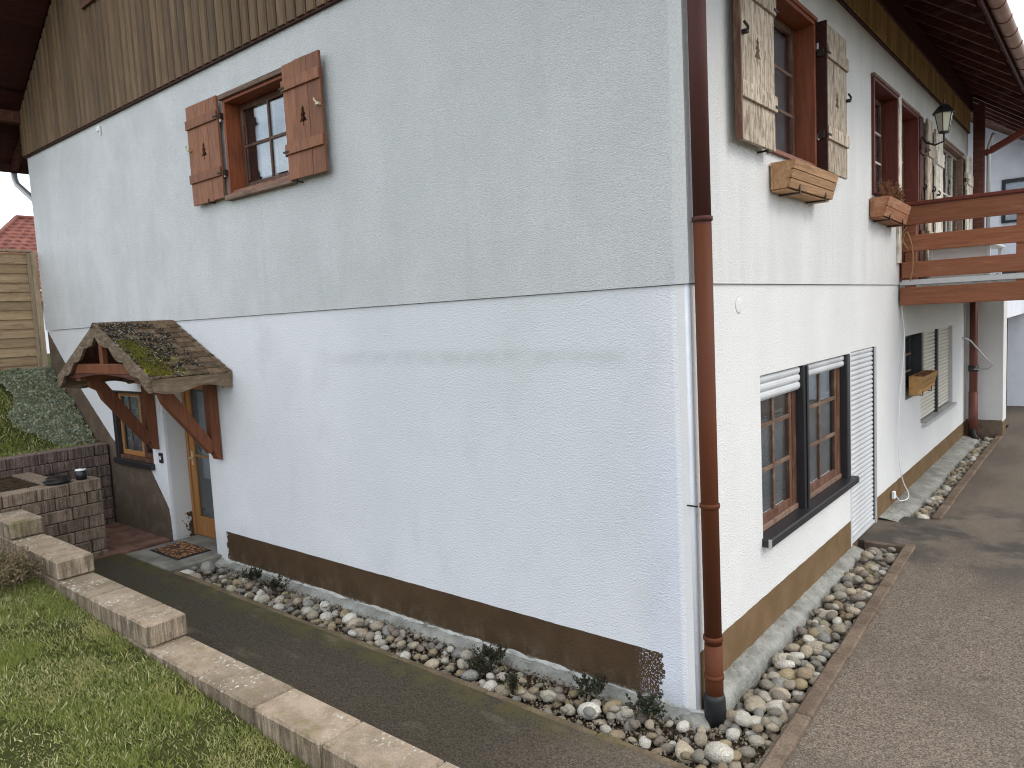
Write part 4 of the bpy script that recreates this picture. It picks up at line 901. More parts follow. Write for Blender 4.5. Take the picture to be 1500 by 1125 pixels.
# canopy over the entrance ----------------------------------------------
CN = part('entrance_canopy', house, 'small mossy gabled canopy on timber brackets over the entrance')
cx, yf = -6.57, -.86; hw = 1.16; zr, ze = 2.72, 2.155; 
for sd in (1, -1):
    L_ = math.hypot(hw, zr - ze); nrow = 10
    for r_ in range(nrow):
        y_ = .0; colw = .17 ; off = random.uniform(0, colw) ; yy = yf + .01 - off
        while yy < -.012:
            y0 = max(yy, yf - .02); y1 = min(yy + colw - .006, -.012); yy += colw
            if y1 - y0 < .03: continue
            t0 = r_ / nrow; t1 = (r_ + 1) / nrow + .035; jz = random.uniform(0, .006); jt = random.uniform(-.01, .012)
            def P(t, y_, h): return (cx + sd * hw * t, y_, zr - (zr - ze) * t + h)
            h0 = .004 + jz; tk = .013; lift = .017
            vs = [P(t0, y0, h0), P(t1 + jt, y0, h0 + lift), P(t1 + jt, y1, h0 + lift), P(t0, y1, h0), P(t0, y0, h0 + tk), P(t1 + jt, y0, h0 + tk + lift), P(t1 + jt, y1, h0 + tk + lift), P(t0, y1, h0 + tk)]
            obj('shingle', MB().add(vs, [(0, 3, 2, 1), (4, 5, 6, 7), (0, 1, 5, 4), (1, 2, 6, 5), (2, 3, 7, 6), (3, 0, 4, 7)]), 'shingle', CN, fix=True)
    # deck
    def P(t, y_, h): return (cx + sd * hw * t, y_, zr - (zr - ze) * t + h)
    obj('deck', MB().add([P(0, yf, -.022), P(1, yf, -.022), P(1, -.005, -.022), P(0, -.005, -.022), P(0, yf, 0), P(1, yf, 0), P(1, -.005, 0), P(0, -.005, 0)], [(0, 3, 2, 1), (4, 5, 6, 7), (0, 1, 5, 4), (1, 2, 6, 5), (2, 3, 7, 6), (3, 0, 4, 7)]), 'soffit_tip', CN, fix=True)
    # scalloped barge board at the front
    def barge(y0, y1, mat, scal=True, dep=.13):
        top = []; bot = []; n_ = 40
        for i in range(n_ + 1):
            t = i / n_ * 1.03; x_ = cx + sd * hw * t; z_ = zr + .03 - (zr - ze) * t; top.append((x_, z_))
            s_ = abs(math.sin(t * math.pi * 3.6)) if scal else .5
            d2 = dep * (.72 + .40 * s_) ; bot.append((x_ if i else cx, z_ - d2 * 1.1 - (.03 if t < .12 else 0)))
        poly = top + bot[::-1]
        return MB().prism(poly, 1, y0, y1)
    obj('barge_board', barge(yf - .045, yf - .015, 'bargewood'), 'bargewood', CN, fix=True)
    obj('barge_board', barge(-.045, -.012, 'bargewood', False, .09), 'bargewood', CN, fix=True)
    # scalloped eave board
    poly = [(yf - .01, ze + .0), (-.02, ze + .0)]; nn = 40
    for i in range(nn + 1):
        t = i / nn; y_ = -.02 + (yf - .01 + .02) * t; s_ = math.cos(t * math.pi * 2 * 1.25 + .35); poly.append((y_, ze - .135 - .03 * s_ if t > .12 else ze - .165))
    obj('eave_board', MB().prism(poly, 0, cx + sd * (hw + .002), cx + sd * (hw + .03)), 'bargewood', CN, fix=True)
    # bracket: wall post, strut, arm
    bx = -5.78 if sd > 0 else -7.32; wd = .055
    m_ = MB().prism([(-.012, 1.16), (-.012, 2.10), (-.115, 2.10), (-.115, 1.30), (-.09, 1.24), (-.06, 1.17)], 0, bx - wd, bx + wd); obj('bracket_post', m_, 'bracket', CN, fix=True)
    m_ = MB().prism([(-.07, 1.30), (-.115, 1.40), (-.60, 2.12), (-.74, 2.12), (-.72, 2.02), (-.64, 1.97), (-.60, 1.86), (-.14, 1.25)], 0, bx - wd + .006, bx + wd - .006); obj('bracket_strut', m_, 'bracket', CN, fix=True)
    obj('bracket_arm', MB().box((bx - wd, yf + .02, 2.105), (bx + wd, -.02, 2.2), .004), 'bracket', CN)
obj('tie_beam', MB().box((cx - .80, yf - .002, 2.20), (cx + .80, yf + .06, 2.31), .005), 'bracket', CN)
obj('king_post', MB().box((cx - .045, yf + .0, 2.31), (cx + .045, yf + .055, 2.62), .004), 'bracket', CN)
m_ = MB().prism([(cx - hw + .1, 2.14), (cx - .75, 2.14)] + [(cx - .75 + 1.5 * i / 16, 2.14 + .05 * math.sin(math.pi * i / 16)) for i in range(17)] + [(cx + .75, 2.14), (cx + hw - .1, 2.14), (cx + hw - .1, 2.20), (cx - hw + .1, 2.20)], 1, yf + .005, yf + .05)
obj('arched_rail', m_, 'soffit_tip', CN, fix=True)
obj('ridge_cap', MB().add([(cx - .09, yf - .05, zr - .015), (cx, yf - .05, zr + .045), (cx + .09, yf - .05, zr - .015), (cx - .09, -.012, zr - .015), (cx, -.012, zr + .045), (cx + .09, -.012, zr - .015)], [(0, 1, 4, 3), (1, 2, 5, 4), (0, 2, 1), (3, 4, 5), (0, 3, 5, 2)]), 'shingle', CN, fix=True)

# balcony ----------------------------------------------------------------
BL = part('balcony', house, 'red-brown timber balcony with horizontal rail boards'); BY = 5.6; BX1 = 1.95; BY2 = 10.6
for zc0, zc1 in ((2.50, 2.71), (2.82, 3.01), (3.13, 3.32), (3.44, 3.66)):
    obj('rail_board', MB().box((.022, BY, zc0), (BX1, BY + .03, zc1), .006), 'balc', BL)
    obj('rail_board', MB().box((BX1, BY + .0, zc0), (BX1 + .03, BY2, zc1), .006), 'balc', BL)
for x_ in (.13, 1.23, 1.87): obj('rail_post', MB().box((x_ - .06, BY + .032, 2.52), (x_ + .06, BY + .125, 3.64), .006), 'balc', BL)
for y_ in (7.3, 9.0, 10.5): obj('rail_post', MB().box((BX1 - .10, y_ - .06, 2.52), (BX1 - .002, y_ + .06, 3.64), .006), 'balc', BL)
obj('hand_rail', MB().box((.022, BY - .03, 3.663), (BX1 + .06, BY + .12, 3.705), .008), 'maroon', BL); obj('hand_rail', MB().box((BX1 - .08, BY + .12, 3.663), (BX1 + .06, BY2, 3.705), .008), 'maroon', BL)
obj('balcony_floor', MB().box((.018, BY + .04, 2.53), (BX1 - .02, BY2, 2.74), .005), 'mortar_l', BL)
obj('edge_flashing', MB().box((.018, BY + .008, 2.735), (BX1 - .1, BY + .031, 2.80), .004), 'galv', BL)
obj('roof_post', MB().box((.10, 10.66, 2.55), (.26, 10.80, 5.75), .006), 'soffit_tip', BL)
q = MB().box((0, -.05, -.05), (1.05, .05, .05), .005); q = rot(q, -math.radians(26), 'Y', (0, 0, 0)); q.v = [(p[0] + .26, p[1] + 10.73, p[2] + 4.93) for p in q.v]; obj('roof_brace', q, 'maroon', BL)
obj('roof_post', MB().box((1.15, 10.66, 2.75), (1.29, 10.80, 5.2), .006), 'soffit_tip', BL)

# rear wing with the passage ----------------------------------------------
WG = part('rear_wing', house, 'rear wing with a covered passage behind the balcony')
m_ = MB(); m_.box((.003, 10.76, -.05), (.55, 11.25, 2.55)); obj('pier', m_, 'st_r', WG)
obj('painted_base', MB().box((.0, 10.752, .0), (.545, 10.758, .40)), 'kerb_r', WG)
obj('lintel', MB().box((-3, 11.26, 2.14), (.55, 16.5, 2.55)), 'plaster', WG)
obj('passage_wall', MB().box((-4, 16.6, 0), (3.5, 16.8, 2.55)), 'plaster', WG)
obj('passage_base', MB().box((-4, 16.585, .0), (3.5, 16.598, .42)), 'shut_g' if False else 'kerb_r', WG)
obj('passage_post', MB().box((-.14, 16.35, .1), (.1, 16.55, 2.14), .01), 'soffit_tip', WG)
obj('passage_side', MB().box((-3.1, 11.26, 0), (-3.0, 16.5, 2.14)), 'plaster', WG)
m_ = MB(); m_.box((-.35, 10.78, 1.98), (.5, 10.74, 2.3)); 
DP2 = part('downpipe', house, 'dark red-brown downpipe below the balcony')
obj('pipe_segment', MB().tube([(.135, 10.62, .28), (.135, 10.62, 2.6)], .062, 16), 'pipe2', DP2, True)
obj('pipe_segment', MB().tube([(.135, 10.62, .1), (.135, 10.62, .9)], .071, 16), 'pipe2', DP2, True)
obj('pipe_foot', MB().tube([(.135, 10.62, .3), (.15, 10.55, .15), (.2, 10.42, .11)], .05, 12), 'boot', DP2, True)
obj('pipe_collar', MB().tube([(.135, 10.62, 1.26), (.135, 10.62, 1.36)], .078, 16), 'black', DP2, True)
obj('pipe_segment', MB().tube([(.32, 10.72, 2.75), (.32, 10.72, 4.9), (.33, 10.7, 5.05), (.40, 10.6, 5.22)], .03, 12), 'galv', DP2, True)

# wall hardware on the house as separate small things ----------------------
t = thing('wall_lantern', 'black wall lantern with frosted yellowish glass beside the balcony door', 'lamp', (0, 6.72, 4.66))
lx, lz = .30, -.02
m_ = MB()
def ring(zc, r_): return [(lx + r_ * math.cos(2 * math.pi * (i + .5) / 6), r_ * math.sin(2 * math.pi * (i + .5) / 6), zc) for i in range(6)]
m_.add(ring(.0, .062) + ring(.22, .105), [(i, (i + 1) % 6, (i + 1) % 6 + 6, i + 6) for i in range(6)] + [tuple(reversed(range(6)))]); obj('glass', m_, 'lampglass', t)
m_ = MB(); m_.add(ring(.22, .145) + ring(.30, .075) + ring(.34, .03), [(i, (i + 1) % 6, (i + 1) % 6 + 6, i + 6) for i in range(12) if i % 6 != 5] + [(5, 0, 6, 11), (11, 6, 12, 17)] + [(12, 13, 14, 15, 16, 17)] + [tuple(reversed(range(6)))]); m_.tube([(lx, 0, .34), (lx, 0, .39)], .012, 8); obj('cap', m_, 'black', t)
m_ = MB(); r0, r1 = ring(0, .064), ring(.22, .108)
for i in range(6): m_.tube([r0[i], r1[i]], .006, 5)
obj('cage', m_, 'black', t)
obj('bracket', MB().tube([(.02, 0, .02), (.10, 0, -.10), (.20, 0, -.15), (lx, 0, -.12), (lx, 0, .0)], .012, 8).tube([(lx, 0, -.02), (lx, 0, .0)], .06, 12).box((.017, -.05, -.08), (.03, .05, .1), .004), 'iron', t)
t = thing('door_bell', 'small black bell plate with white button on wall beside the entrance', 'bell', (-7.24, 0, 1.05))
obj('plate', MB().box((-.045, -.02, -.065), (.045, -.001, .065), .006), 'black', t); obj('button', MB().box((-.014, -.026, -.02), (.018, -.0205, .025), .004), 'whitep', t)
t = thing('cable_clip', 'tiny white cable clip on the wall just below the gable boards', 'clip', (-8.05, -.016, 5.25))
obj('clip', MB().box((-.05, -.03, -.03), (.04, 0, .04), .008).tube([(.03, -.015, -.02), (.03, -.02, -.09)], .01, 6), 'whitep', t)
m_ = MB().tube([(.0, .78, 2.60), (.003, .78, 2.60), (.006, .78, 2.60)], .05, 16, rr=[.06, .052, .03]); obj('wall_cap', m_, 'st_r', house, True, label='round plastered-over wall socket below the joint')

# ---- flower boxes and what grows in them
def flower_box(y0, y1, z0, z1, x0, x1, mat, label, planks=3, tilt=0.0):
    t = thing('flower_box', label, 'flower box', (0, (y0 + y1) / 2, z0), 'wooden flower boxes under the side windows'); c = (y0 + y1) / 2; H_ = z1 - z0
    def prof(zz): return x1 - (1 - zz / H_) * .055
    for i in range(planks):
        za, zb = H_ * i / planks + .003, H_ * (i + 1) / planks - .003
        m_ = MB().add([(prof(za) - .02, y0 - c, za), (prof(za), y0 - c, za), (prof(za), y1 - c, za), (prof(za) - .02, y1 - c, za), (prof(zb) - .02, y0 - c, zb), (prof(zb), y0 - c, zb), (prof(zb), y1 - c, zb), (prof(zb) - .02, y1 - c, zb)],
            [(0, 3, 2, 1), (4, 5, 6, 7), (0, 1, 5, 4), (1, 2, 6, 5), (2, 3, 7, 6), (3, 0, 4, 7)]); obj('plank', m_, mat, t)
    obj('back_board', MB().box((x0, y0 - c, 0), (x0 + .018, y1 - c, H_)), mat, t)
    for s_ in (y0 - c, y1 - c - .018):
        m_ = MB().prism([(x0 + .02, 0), (prof(0) - .021, 0), (prof(H_) - .021, H_), (x0 + .02, H_)], 1, s_, s_ + .018)
        obj('end_board', m_, mat, t, fix=True)
    obj('bottom_board', MB().box((x0, y0 - c + .02, -.016), (prof(0) - .022, y1 - c - .02, -.002)), mat, t)
    for s_ in (.2, .8):
        yb = (y0 - c) + (y1 - y0) * s_; obj('iron_bracket', MB().box((0.017, yb - .015, -.028), (prof(0) + .01, yb + .015, -.018)).box((prof(0) + .004, yb - .012, -.028), (prof(0) + .012, yb + .012, .05)), 'iron', t)
    obj('soil', MB().box((x0 + .02, y0 - c + .02, H_ - .06), (prof(H_) - .03, y1 - c - .02, H_ - .03)), 'soil', t)
    if tilt: t.rotation_euler = (tilt, 0, 0)
    return t
flower_box(1.36, 2.42, 3.445, 3.64, .03, .22, 'box1', 'tan wooden flower box with dead stems under the near shuttered window')
flower_box(4.22, 5.22, 3.43, 3.63, .03, .22, 'box2', 'reddish wooden flower box full of rusty heather by the balcony corner', 2, -.03)
flower_box(6.05, 6.98, 1.37, 1.60, .03, .20, 'box3', 'small yellow-brown flower box under the lower window below the balcony', 3)

def plant_mesh(items):       # items: list of (pos array Nx3, dir Nx3, length, width, tint Nx3) -> quads
    V_, T_ = [], []
    for P_, D_, Wd, tint in items:
        V_.append((P_, D_, Wd)); T_.append(tint)
    P_ = np.concatenate([v[0] for v in V_]); D_ = np.concatenate([v[1] for v in V_]); Wd = np.concatenate([v[2] for v in V_]); T_ = np.concatenate(T_)
    n_ = len(P_); s_ = np.cross(D_, rng.normal(size=(n_, 3))); s_ /= np.linalg.norm(s_, axis=1)[:, None] + 1e-9
    a = P_ - s_ * Wd[:, None] * .35; b = P_ + s_ * Wd[:, None] * .35; m1 = P_ + D_ * .55 + s_ * Wd[:, None] * .5; m0 = P_ + D_ * .55 - s_ * Wd[:, None] * .5; tp = P_ + D_
    verts = np.stack([a, b, m1, m0, tp], 1).reshape(-1, 3)
    me = bpy.data.meshes.new('foliage'); me.vertices.add(n_ * 5); me.vertices.foreach_set('co', verts.ravel())
    base = np.arange(n_) * 5; quad = np.stack([base, base + 1, base + 2, base + 3], 1); tri = np.stack([base + 3, base + 2, base + 4], 1)
    loops = np.concatenate([quad, tri], 1).ravel(); me.loops.add(len(loops)); me.loops.foreach_set('vertex_index', loops)
    ls = np.stack([np.arange(n_) * 7, np.arange(n_) * 7 + 4], 1).ravel(); me.polygons.add(n_ * 2); me.polygons.foreach_set('loop_start', ls)
    me.update(calc_edges=True); me.validate()
    at = me.color_attributes.new('tint', 'FLOAT_COLOR', 'POINT'); c4 = np.ones((n_, 5, 4)); c4[:, :, :3] = T_[:, None, :]; at.data.foreach_set('color', c4.ravel().astype(np.float32))
    return me
def rdir(n_, up=.6, spread=1.0):
    d = rng.normal(size=(n_, 3)) * spread; d[:, 2] = np.abs(d[:, 2]) * .5 + up; return d / np.linalg.norm(d, axis=1)[:, None]
def tuft(n_, rx, ry, rz, ln, wd, up=.6, zbase=0):
    th = rng.uniform(0, 2 * np.pi, n_); r_ = np.sqrt(rng.uniform(0, 1, n_)); h_ = rng.uniform(0, 1, n_) * np.sqrt(1 - r_ ** 2 * .8)
    P_ = np.stack([rx * r_ * np.cos(th), ry * r_ * np.sin(th), zbase + rz * h_], 1); D_ = rdir(n_, up) * (ln * rng.uniform(.6, 1.3, n_))[:, None]
    return P_, D_, wd * rng.uniform(.7, 1.3, n_), rng.uniform(0, 1, (n_, 3))
# heather in the middle box, stems in the near and far boxes
def plant(name, loc, parts_, mat, label, cat, group=None):
    o = obj(name, plant_mesh(parts_), mat, None, loc=loc); return tag(o, label, cat, group)
def stems(n_, rx, ry, h_, lean=.3):
    P_ = np.stack([rng.uniform(-rx, rx, n_), rng.uniform(-ry, ry, n_), np.zeros(n_)], 1); D_ = rdir(n_, 1.3, lean) * (h_ * rng.uniform(.5, 1.1, n_))[:, None]
    return P_, D_, np.full(n_, .004), rng.uniform(0, 1, (n_, 3))
P0 = stems(45, .07, .42, .24, .55); tips = P0[0] + P0[1]
kk = 2200; idx = rng.integers(0, 45, kk); tt = rng.uniform(.3, 1.05, kk); hp = P0[0][idx] + P0[1][idx] * tt[:, None] + rng.normal(size=(kk, 3)) * .008
plant('heather', (.12, 4.72, 3.60), [P0, (hp, rdir(kk, .5) * .022, np.full(kk, .008), rng.uniform(0, 1, (kk, 3)))], 'heather', 'dried rusty heather sprawling out of the reddish flower box', 'plant')
plant('dead_stems', (.12, 1.89, 3.60), [stems(50, .07, .48, .05, .8), tuft(500, .07, .48, .03, .025, .012)], 'heather', 'short dead stems in the tan flower box', 'plant')
plant('dead_stems', (.11, 6.5, 1.56), [stems(60, .06, .42, .07, .8), tuft(700, .06, .42, .04, .03, .015)], 'heather', 'short reddish stems in the small yellow-brown flower box', 'plant')

# ---- cables
pts = [(.03, 5.56, 3.40), (.035, 5.60, 3.1), (.04, 5.70, 2.75), (.03, 5.68, 2.45), (.03, 5.80, 2.15), (.035, 5.72, 1.85), (.03, 5.55, 1.4), (.035, 5.45, .95), (.035, 5.5, .6), (.05, 5.62, .35), (.10, 5.66, .20), (.12, 5.52, .165), (.09, 5.36, .17), (.07, 5.28, .20), (.035, 5.22, .30)]
def smooth_pts(pts, n_=6):
    out_ = []; P_ = [Vector(p) for p in pts]
    for i in range(len(P_) - 1):
        p0, p1, p2, p3 = P_[max(i - 1, 0)], P_[i], P_[i + 1], P_[min(i + 2, len(P_) - 1)]
        for j in range(n_):
            t = j / n_; out_.append(.5 * ((2 * p1) + (-p0 + p2) * t + (2 * p0 - 5 * p1 + 4 * p2 - p3) * t * t + (-p0 + 3 * p1 - 3 * p2 + p3) * t ** 3))
    return out_ + [P_[-1]]
t = thing('extension_cable', 'thin white cable hanging from the balcony down the wall with a white plug', 'cable')
obj('cord', MB().tube(smooth_pts(pts), .006, 6), 'whitep', t, True); obj('plug', MB().box((.012, 5.19, .22), (.05, 5.25, .31), .008), 'whitep', t)
o = obj('rope', MB().tube(smooth_pts([(.10, 5.575, 3.42), (.05, 5.57, 3.30), (.12, 5.57, 3.15), (.04, 5.575, 3.28), (.02, 5.57, 3.05), (.09, 5.57, 3.36), (.16, 5.565, 3.2), (.17, 5.56, 2.95), (.14, 5.565, 2.78)]), .007, 6), 'box1', None, True); tag(o, 'looped beige rope hanging on the balcony corner post', 'rope')
o = obj('bent_metal_bar', MB().tube([(.02, 10.3, 1.86), (.10, 10.5, 1.80), (.30, 10.55, 1.52), (.42, 10.6, 1.36), (.34, 10.6, 1.30), (.15, 10.55, 1.30)], .014, 8), 'galv', None, True); tag(o, 'bent grey metal bar fixed to the far downpipe', 'bar')
t = thing('balcony_table', 'white table standing on the balcony behind the rail boards', 'table', (.75, 6.6, 2.742))
obj('tabletop', MB().box((-.55, -.45, .42), (.15, .75, .46), .008), 'whitep', t)
for a_ in (-.5, .1):
    for b_ in (-.4, .7): obj('leg', MB().box((a_ - .02, b_ - .02, 0), (a_ + .02, b_ + .02, .42), .004), 'whitep', t)
obj('side_panel', MB().box((-.5, -.40, .05), (.1, -.385, .419)), 'whitep', t)

# ---- retaining walls, edging -----------------------------------------------
RW1 = thing('retaining_wall', 'low tan split-block wall with a black can on top', 'wall', (-7.32, -1.9, 0), 'split-block garden walls')
RW2 = thing('retaining_wall', 'taller mauve-brown split-block wall meeting the house below the slope', 'wall', (-8.84, -1.7, 0), 'split-block garden walls')
def course(root, xface, thick, y0, y1, z0, nc, ch, bl, mat, cap=True, seedoff=0):
    lo = root.location
    for c_ in range(nc):
        zc = z0 + c_ * ch; y_ = y1 ; first = True; k_ = 0
        while y_ > y0 + .02:
            l_ = bl * (.5 if (c_ % 2 and first) else 1.0) * random.uniform(.97, 1.03); first = False; ya = max(y_ - l_, y0)
            jx = random.uniform(-.006, .006)
            m_ = MB().box((xface - thick - lo.x, ya + .004 - lo.y, zc - lo.z + .002), (xface + jx - lo.x, y_ - .003 - lo.y, zc + ch - .005 - lo.z), .009)
            obj('block', m_, mat, root); y_ = ya
course(RW1, -7.30, .26, -4.6, -.71, -.08, 7, .1455, .34, 'ret1')
course(RW2, -8.78, .26, -4.6, -.02, -.08, 8, .152, .35, 'ret2')
obj('core', MB().box((-7.55 + 7.32, -4.6 + 1.9, -.1), (-7.325 + 7.32, -.73 + 1.9, .91)), 'soil', RW1)
obj('core', MB().box((-9.03 + 8.84, -4.6 + 1.7, -.1), (-8.80 + 8.84, -.05 + 1.7, 1.10)), 'soil', RW2)
struct('planting_soil', MB().box((-8.78, -4.6, -.15), (-7.56, -1.21, .90)), 'soil', 'bare soil between the two block walls')
obj('end_wall', MB().box((-8.78 + 7.32, -1.205 + 1.9, -.05), (-7.50 + 7.32, -1.0 + 1.9, .92), .01), 'ret1', RW1)
ED = thing('block_edging', 'stepped row of lichen-spotted concrete blocks between lawn and path', 'edging', (-2, -1.7, 0))
def eb(x0, x1, z0, z1, y0=-1.87, y1=-1.555, bev=.016):
    def jj(): return random.uniform(-.003, .003)
    m_ = MB().box((x0 + .004 + 2, y0 + 1.7 + jj(), z0), (x1 - .004 + 2, y1 + 1.7 + jj(), z1 + jj()), bev); obj('edging_block', m_, 'edge', ED)
xx = [-3.63, -2.90, -2.18, -1.47, -.76, -.05, .66, 1.40]
for a_, b_ in zip(xx[:-1], xx[1:]): eb(a_, b_, .0, .2)
eb(-4.36, -3.64, 0, .197)
eb(-4.0, -3.63, .203, .39); 
for a_, b_ in ((-4.72, -4.0), (-5.42, -4.72), (-6.1, -5.42)): eb(a_, b_, .203, .388)
for a_, b_ in ((-5.78, -5.40), (-6.5, -5.78), (-7.06, -6.5)): eb(a_, b_, .394, .58)
for a_, b_ in ((-6.98, -6.62), (-7.28, -6.98)): eb(a_, b_, .586, .76)
obj('footing', MB().box((-7.28 + 2, -1.86 + 1.7, -.12), (1.40 + 2, -1.57 + 1.7, -.002)).box((-7.28 + 2, -1.86 + 1.7, 0), (-4.4 + 2, -1.57 + 1.7, .2)).box((-7.28 + 2, -1.86 + 1.7, .203), (-6.12 + 2, -1.57 + 1.7, .388)), 'edge', ED)

# doormat
t = thing('doormat', 'orange-brown coir doormat with black border on the entrance slab', 'doormat', (-6.57, -.19, .0125)); 
obj('coir', MB().box((-.31, -.18, .002), (.31, .18, .014)), 'mat', t); obj('border', MB().box((-.34, -.205, 0), (.34, .205, .010), .003), 'boot', t)
# black can and tray on the lower wall
t = thing('black_can', 'small black can with white top on the lower block wall', 'can', (-7.42, -.88, .94))
obj('body', MB().tube([(0, 0, 0), (0, 0, .105)], .058, 20), 'black', t, True); obj('lid', MB().tube([(0, 0, .1055), (0, 0, .12), (0, 0, .122)], .05, 20, rr=[.06, .058, .02]), 'whitep', t, True); obj('knob', MB().tube([(0, .02, .12), (0, .03, .15)], .012, 8), 'black', t)
t = thing('dark_tray', 'flat dark tray with coiled wire lying beside the black can', 'tray', (-7.45, -1.13, .94))
obj('tray', MB().tube([(0, 0, 0), (0, 0, .03), (0, 0, .032)], .15, 20, rr=[.12, .15, .14]), 'boot', t, True)
cp = []
for i in range(60):
    a_ = i * .42; cp.append((.11 * math.cos(a_) * (1 - i / 130), .12 * math.sin(a_) * (1 - i / 130), .045 + .0008 * i + .012 * math.sin(a_ * .5)))
obj('wire_coil', MB().tube(cp, .006, 6), 'iron', t, True)

# ---- garden slope, lawn ------------------------------------------------------
def slope_z(x_, y_):
    base = 1.10 if x_ > -9.2 else 1.10 + (-9.2 - x_) * .74
    base = min(base, 2.12)
    if x_ < -10.6: base = 2.12
    return base + .035 * mn.noise(Vector((x_ * 1.7, y_ * 1.7, 5)))
struct('garden_slope', grid_sheet(-30, -9.03, -12, 14, 0, 150, 60, 0, 0, slope_z), 'lawnsoil', 'planted bank rising from block wall to the fence', smooth=True)
def lawn_z(x_, y_):
    b = -.01 + .068 * max(0, min(-x_ - 1.2, 6.2)); 
    b += .02 * mn.noise(Vector((x_ * 1.3, y_ * 1.3, 2)))
    return min(b, .36) if y_ > -8 else b
struct('lawn', grid_sheet(-7.3, 1.44, -9, -1.872, 0, 60, 50, .2, 0, lawn_z), 'lawnsoil', 'lawn in front of the block edging', smooth=False)
def grass(n_, x0, x1, y0, y1, fz, ln, wd, keep=None):
    xs_ = rng.uniform(x0, x1, n_); ys_ = rng.uniform(y0, y1, n_)
    if keep is not None: m_ = keep(xs_, ys_); xs_, ys_ = xs_[m_], ys_[m_]
    n_ = len(xs_); zs_ = np.array([fz(a_, b_) for a_, b_ in zip(xs_, ys_)]) - .004
    D_ = rdir(n_, .55, .55); cl = np.array([mn.noise(Vector((a_ * 2.2, b_ * 2.2, 8))) for a_, b_ in zip(xs_, ys_)])
    L_ = ln * rng.uniform(.45, 1.25, n_) * (1 + .55 * cl); T_ = rng.uniform(0, 1, (n_, 3)); T_[:, 0] = np.clip(T_[:, 0] * .7 + .25 + cl * .5, 0, 1); T_[:, 1] = np.clip(T_[:, 1] - cl * .3, 0, 1)
    return np.stack([xs_, ys_, zs_], 1), D_ * L_[:, None], wd * rng.uniform(.7, 1.3, n_), T_
def bare(xs_, ys_):   # thin, soily patches
    nn_ = np.array([mn.noise(Vector((a_ * 1.9, b_ * 1.9, 20))) + .5 * mn.noise(Vector((a_ * 6, b_ * 6, 3))) for a_, b_ in zip(xs_, ys_)])
    nn_ = nn_ + .7 * np.exp(-((xs_ + 4.25) / .45) ** 2 - ((ys_ + 2.12) / .16) ** 2) + .4 * np.exp(-((xs_ + 5.3) / .3) ** 2 - ((ys_ + 2.55) / .12) ** 2)
    return (nn_ < .30) | (rng.uniform(0, 1, len(xs_)) < .22)
o = obj('grass', plant_mesh([grass(120000, -6.2, -.9, -3.5, -1.875, lawn_z, .040, .0042, bare), grass(36000, -7.2, 1.42, -7, -1.875, lawn_z, .055, .007)]), 'grass'); tag(o, 'short green and straw-coloured lawn grass', 'grass', kind='stuff')
kp = lambda xs_, ys_: (ys_ < -.9 - (xs_ + 10.6) * .35) 
o = obj('grass', plant_mesh([grass(30000, -10.9, -9.0, -4.5, -.2, slope_z, .07, .009, lambda a_, b_: b_ < -.62 + .2 * np.sin(a_ * 5)), grass(5000, -9.4, -9.0, -2.5, -.1, slope_z, .07, .009)]), 'grass'); tag(o, 'rough grass on the bank behind the upper block wall', 'grass', kind='stuff')
n_ = 26000; xs_ = rng.uniform(-10.8, -9.12, n_); ys_ = rng.uniform(-1.15, -.03, n_); m_ = (ys_ > -.70 + .15 * np.sin(xs_ * 6) - .22 * (-(xs_ + 9.6)).clip(-.6, 1)); xs_, ys_ = xs_[m_], ys_[m_]; n_ = len(xs_)
zc = np.array([slope_z(a_, b_) + .05 + .05 * mn.noise(Vector((a_ * 7, b_ * 7, 1))) for a_, b_ in zip(xs_, ys_)]) - rng.uniform(0, .04, n_)
o = obj('ground_cover', plant_mesh([(np.stack([xs_, ys_, zc], 1), rdir(n_, .35) * .036, np.full(n_, .030), rng.uniform(0, 1, (n_, 3)))]), 'cover'); tag(o, 'silvery green ground cover beneath the wooden fence', 'ground cover', kind='stuff')

# plants
def sedum(x_, y_, s_, label, dark=True):
    z_ = gh(x_, y_) - .02; P0_ = stems(int(26 * s_), .07 * s_, .055 * s_, .11 * s_, .7); kk_ = int(800 * s_); ix = rng.integers(0, len(P0_[0]), kk_); tt_ = rng.uniform(.25, 1.05, kk_)
    lp = P0_[0][ix] + P0_[1][ix] * tt_[:, None] + rng.normal(size=(kk_, 3)) * .006
    plant('sedum', (x_, y_, z_), [P0_, (lp, rdir(kk_, .4) * .016, np.full(kk_, .010), rng.uniform(0, 1, (kk_, 3)))], 'sedum', label, 'plant', 'small dark plants among the river stones')
sedum(-4.92, -.22, 1.2, 'bushy dark green plant nearest the entrance among the stones')
sedum(-4.45, -.24, 1.1, 'dark green plant between the stones, second from the entrance')
sedum(-1.62, -.20, 1.1, 'dark plant halfway along the stone strip, behind rounded stones')
sedum(-1.55, -.37, 1.0, 'low reddish dark plant at kerb side of the stone strip')
sedum(-.72, -.19, 1.15, 'reddish dark plant behind the large oval stone')
sedum(-.27, -.21, 1.25, 'very dark plant nearest the corner downpipe')
sedum(-1.22, -.43, .8, 'flat dark plant spreading over the kerb edge')
P0 = stems(150, .30, .22, .34, .5); kk = 4200; ix = rng.integers(0, 150, kk); tt = rng.uniform(.4, 1.05, kk); lp = P0[0][ix] + P0[1][ix] * tt[:, None] + rng.normal(size=(kk, 3)) * .015
plant('dry_shrub', (-5.95, -2.14, .30), [P0, (lp, rdir(kk, .4) * .03, np.full(kk, .012), rng.uniform(0, 1, (kk, 3)))], 'dry', 'dry leafless brown shrub at the lawn edge beside stepped blocks', 'shrub')
